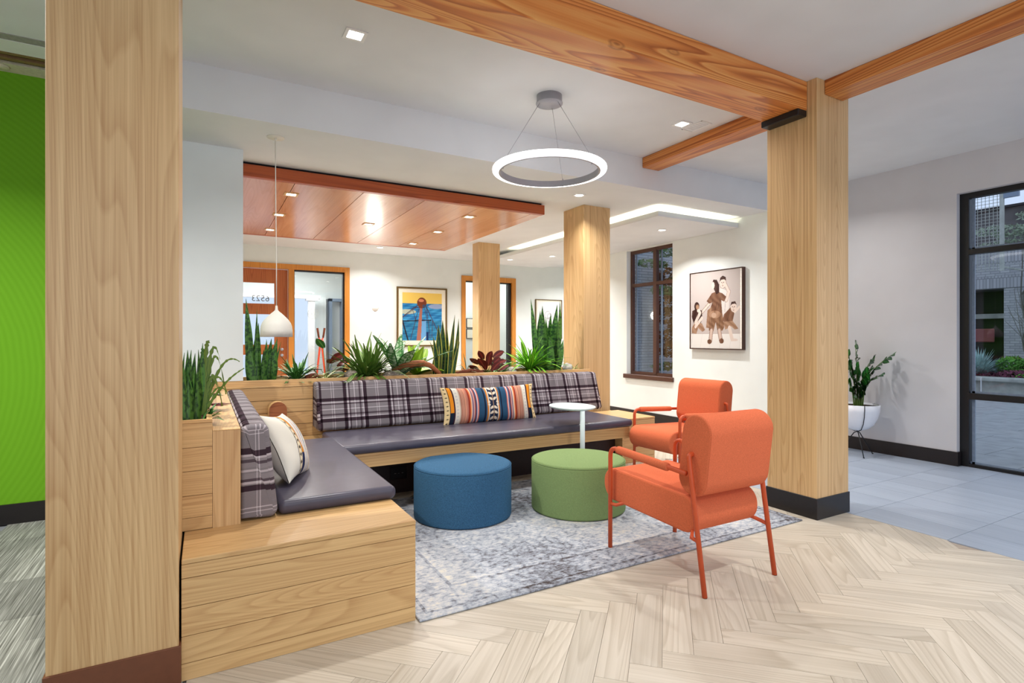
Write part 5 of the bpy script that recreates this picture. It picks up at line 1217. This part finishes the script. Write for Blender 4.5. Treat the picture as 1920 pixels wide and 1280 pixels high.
M['pinkish'] = plain('muted_red_awning', (150, 84, 84), .8, .2)
box('awning', 18.85, 18.9, 6.62, 7.2, 1.13, 1.5, M['pinkish'], bd, .02)
# wire mesh screen
ws = thing('mesh_screen', 'tall wire mesh screen on a pale post outside the tall window', 'screen', (14, 5, 0))
box('post', 13.97, 14.03, 4.76, 4.82, 2.6, 4.6, M['concrete'], ws); box('bracket', 13.97, 14.03, 4.52, 4.76, 4.05, 4.15, M['steel_strip'], ws)
for z in (2.66, 4.5): box('wall_arm', 14.03, 18.0 if z < 3 else 18.05, 4.775, 4.805, z, z+.03, M['concrete'], ws)
bm = bmesh.new()
for k in range(22): y = 4.86+.065*k; addbox(bm, 13.995, 14.003, y, y+.008, 2.62, 4.6)
for k in range(31): z = 2.62+.065*k; addbox(bm, 13.995, 14.003, 4.82, 6.3, z, z+.008)
props(bmobj('mesh_wires', bm, M['concrete'], ws), kind='stuff')
tr2 = thing('courtyard_tree', 'pale grey green branching tree in front of the brick pier', 'tree', (15.9, 4.6, .3)); rr = random.Random(4)
for i in range(26): tube('branch', [(15.95, 4.9+rr.uniform(-.08, .08), .3), (15.95, 4.9+rr.uniform(-.22, .22), 1.0), (15.8+rr.uniform(-.3, .3), 4.9+rr.uniform(-.4, .4), 1.5+rr.uniform(0, 1))], [.014, .009, .004], M['twig'], tr2, 5)
foliage('leaf_cloud', None, None, [((14.9+rr.uniform(-.3, .3), 4.4+rr.uniform(-.9, .9), 3.45+rr.uniform(-.5, .4)), (.35, .45, .12)) for _ in range(10)], M['greyleaf'], 160, .05, 5, tr2, 'stuff')
for i in range(5): tube('branch', [(15.95, 4.9, .3), (15.8, 4.8+rr.uniform(-.3, .3), 2.2), (14.9, 4.4+rr.uniform(-1, 1), 3.7+rr.uniform(-.3, .6))], [.02, .014, .006], M['twig'], tr2, 6)
# outside the small side window
bk = struct('wall_brick', 5.95, 9.5, 7.50, 7.60, -.03, 4.2, M['brick2'])
dt = thing('dark_tree', 'tree with copper and green leaves outside the small window', 'tree', (7.2, 7.1, -.03)); rr = random.Random(8)
tube('trunk', [(7.35, 7.1, -.03), (7.32, 7.1, 1.5), (7.38, 7.12, 3.3)], [.07, .05, .02], M['twig'], dt, 10)
for i in range(16):
    z = .5+.17*i; a = rr.uniform(0, 2*PI); tube('branch', [(7.34, 7.1, z), (7.34+.5*math.cos(a), 7.1+.3*math.sin(a), z+.08)], [.016, .005], M['twig'], dt, 6)
foliage('copper_leaves', None, None, [((7.28+rr.uniform(-.15, .3), 7.05+rr.uniform(-.2, .2), z), (.30, .22, .16)) for z in (1.05, 1.25, 1.45, 1.65, 1.85, 2.1, 2.35)], M['copper'], 420, .045, 6, dt, 'stuff')
foliage('green_leaves', None, None, [((7.1+rr.uniform(-.4, .4), 7.0+rr.uniform(-.2, .2), z), (.36, .2, .07)) for z in (.75, 1.1, 2.05, 2.3, 2.55, 2.75, 2.9)], M['conifer'], 260, .045, 7, dt, 'stuff')
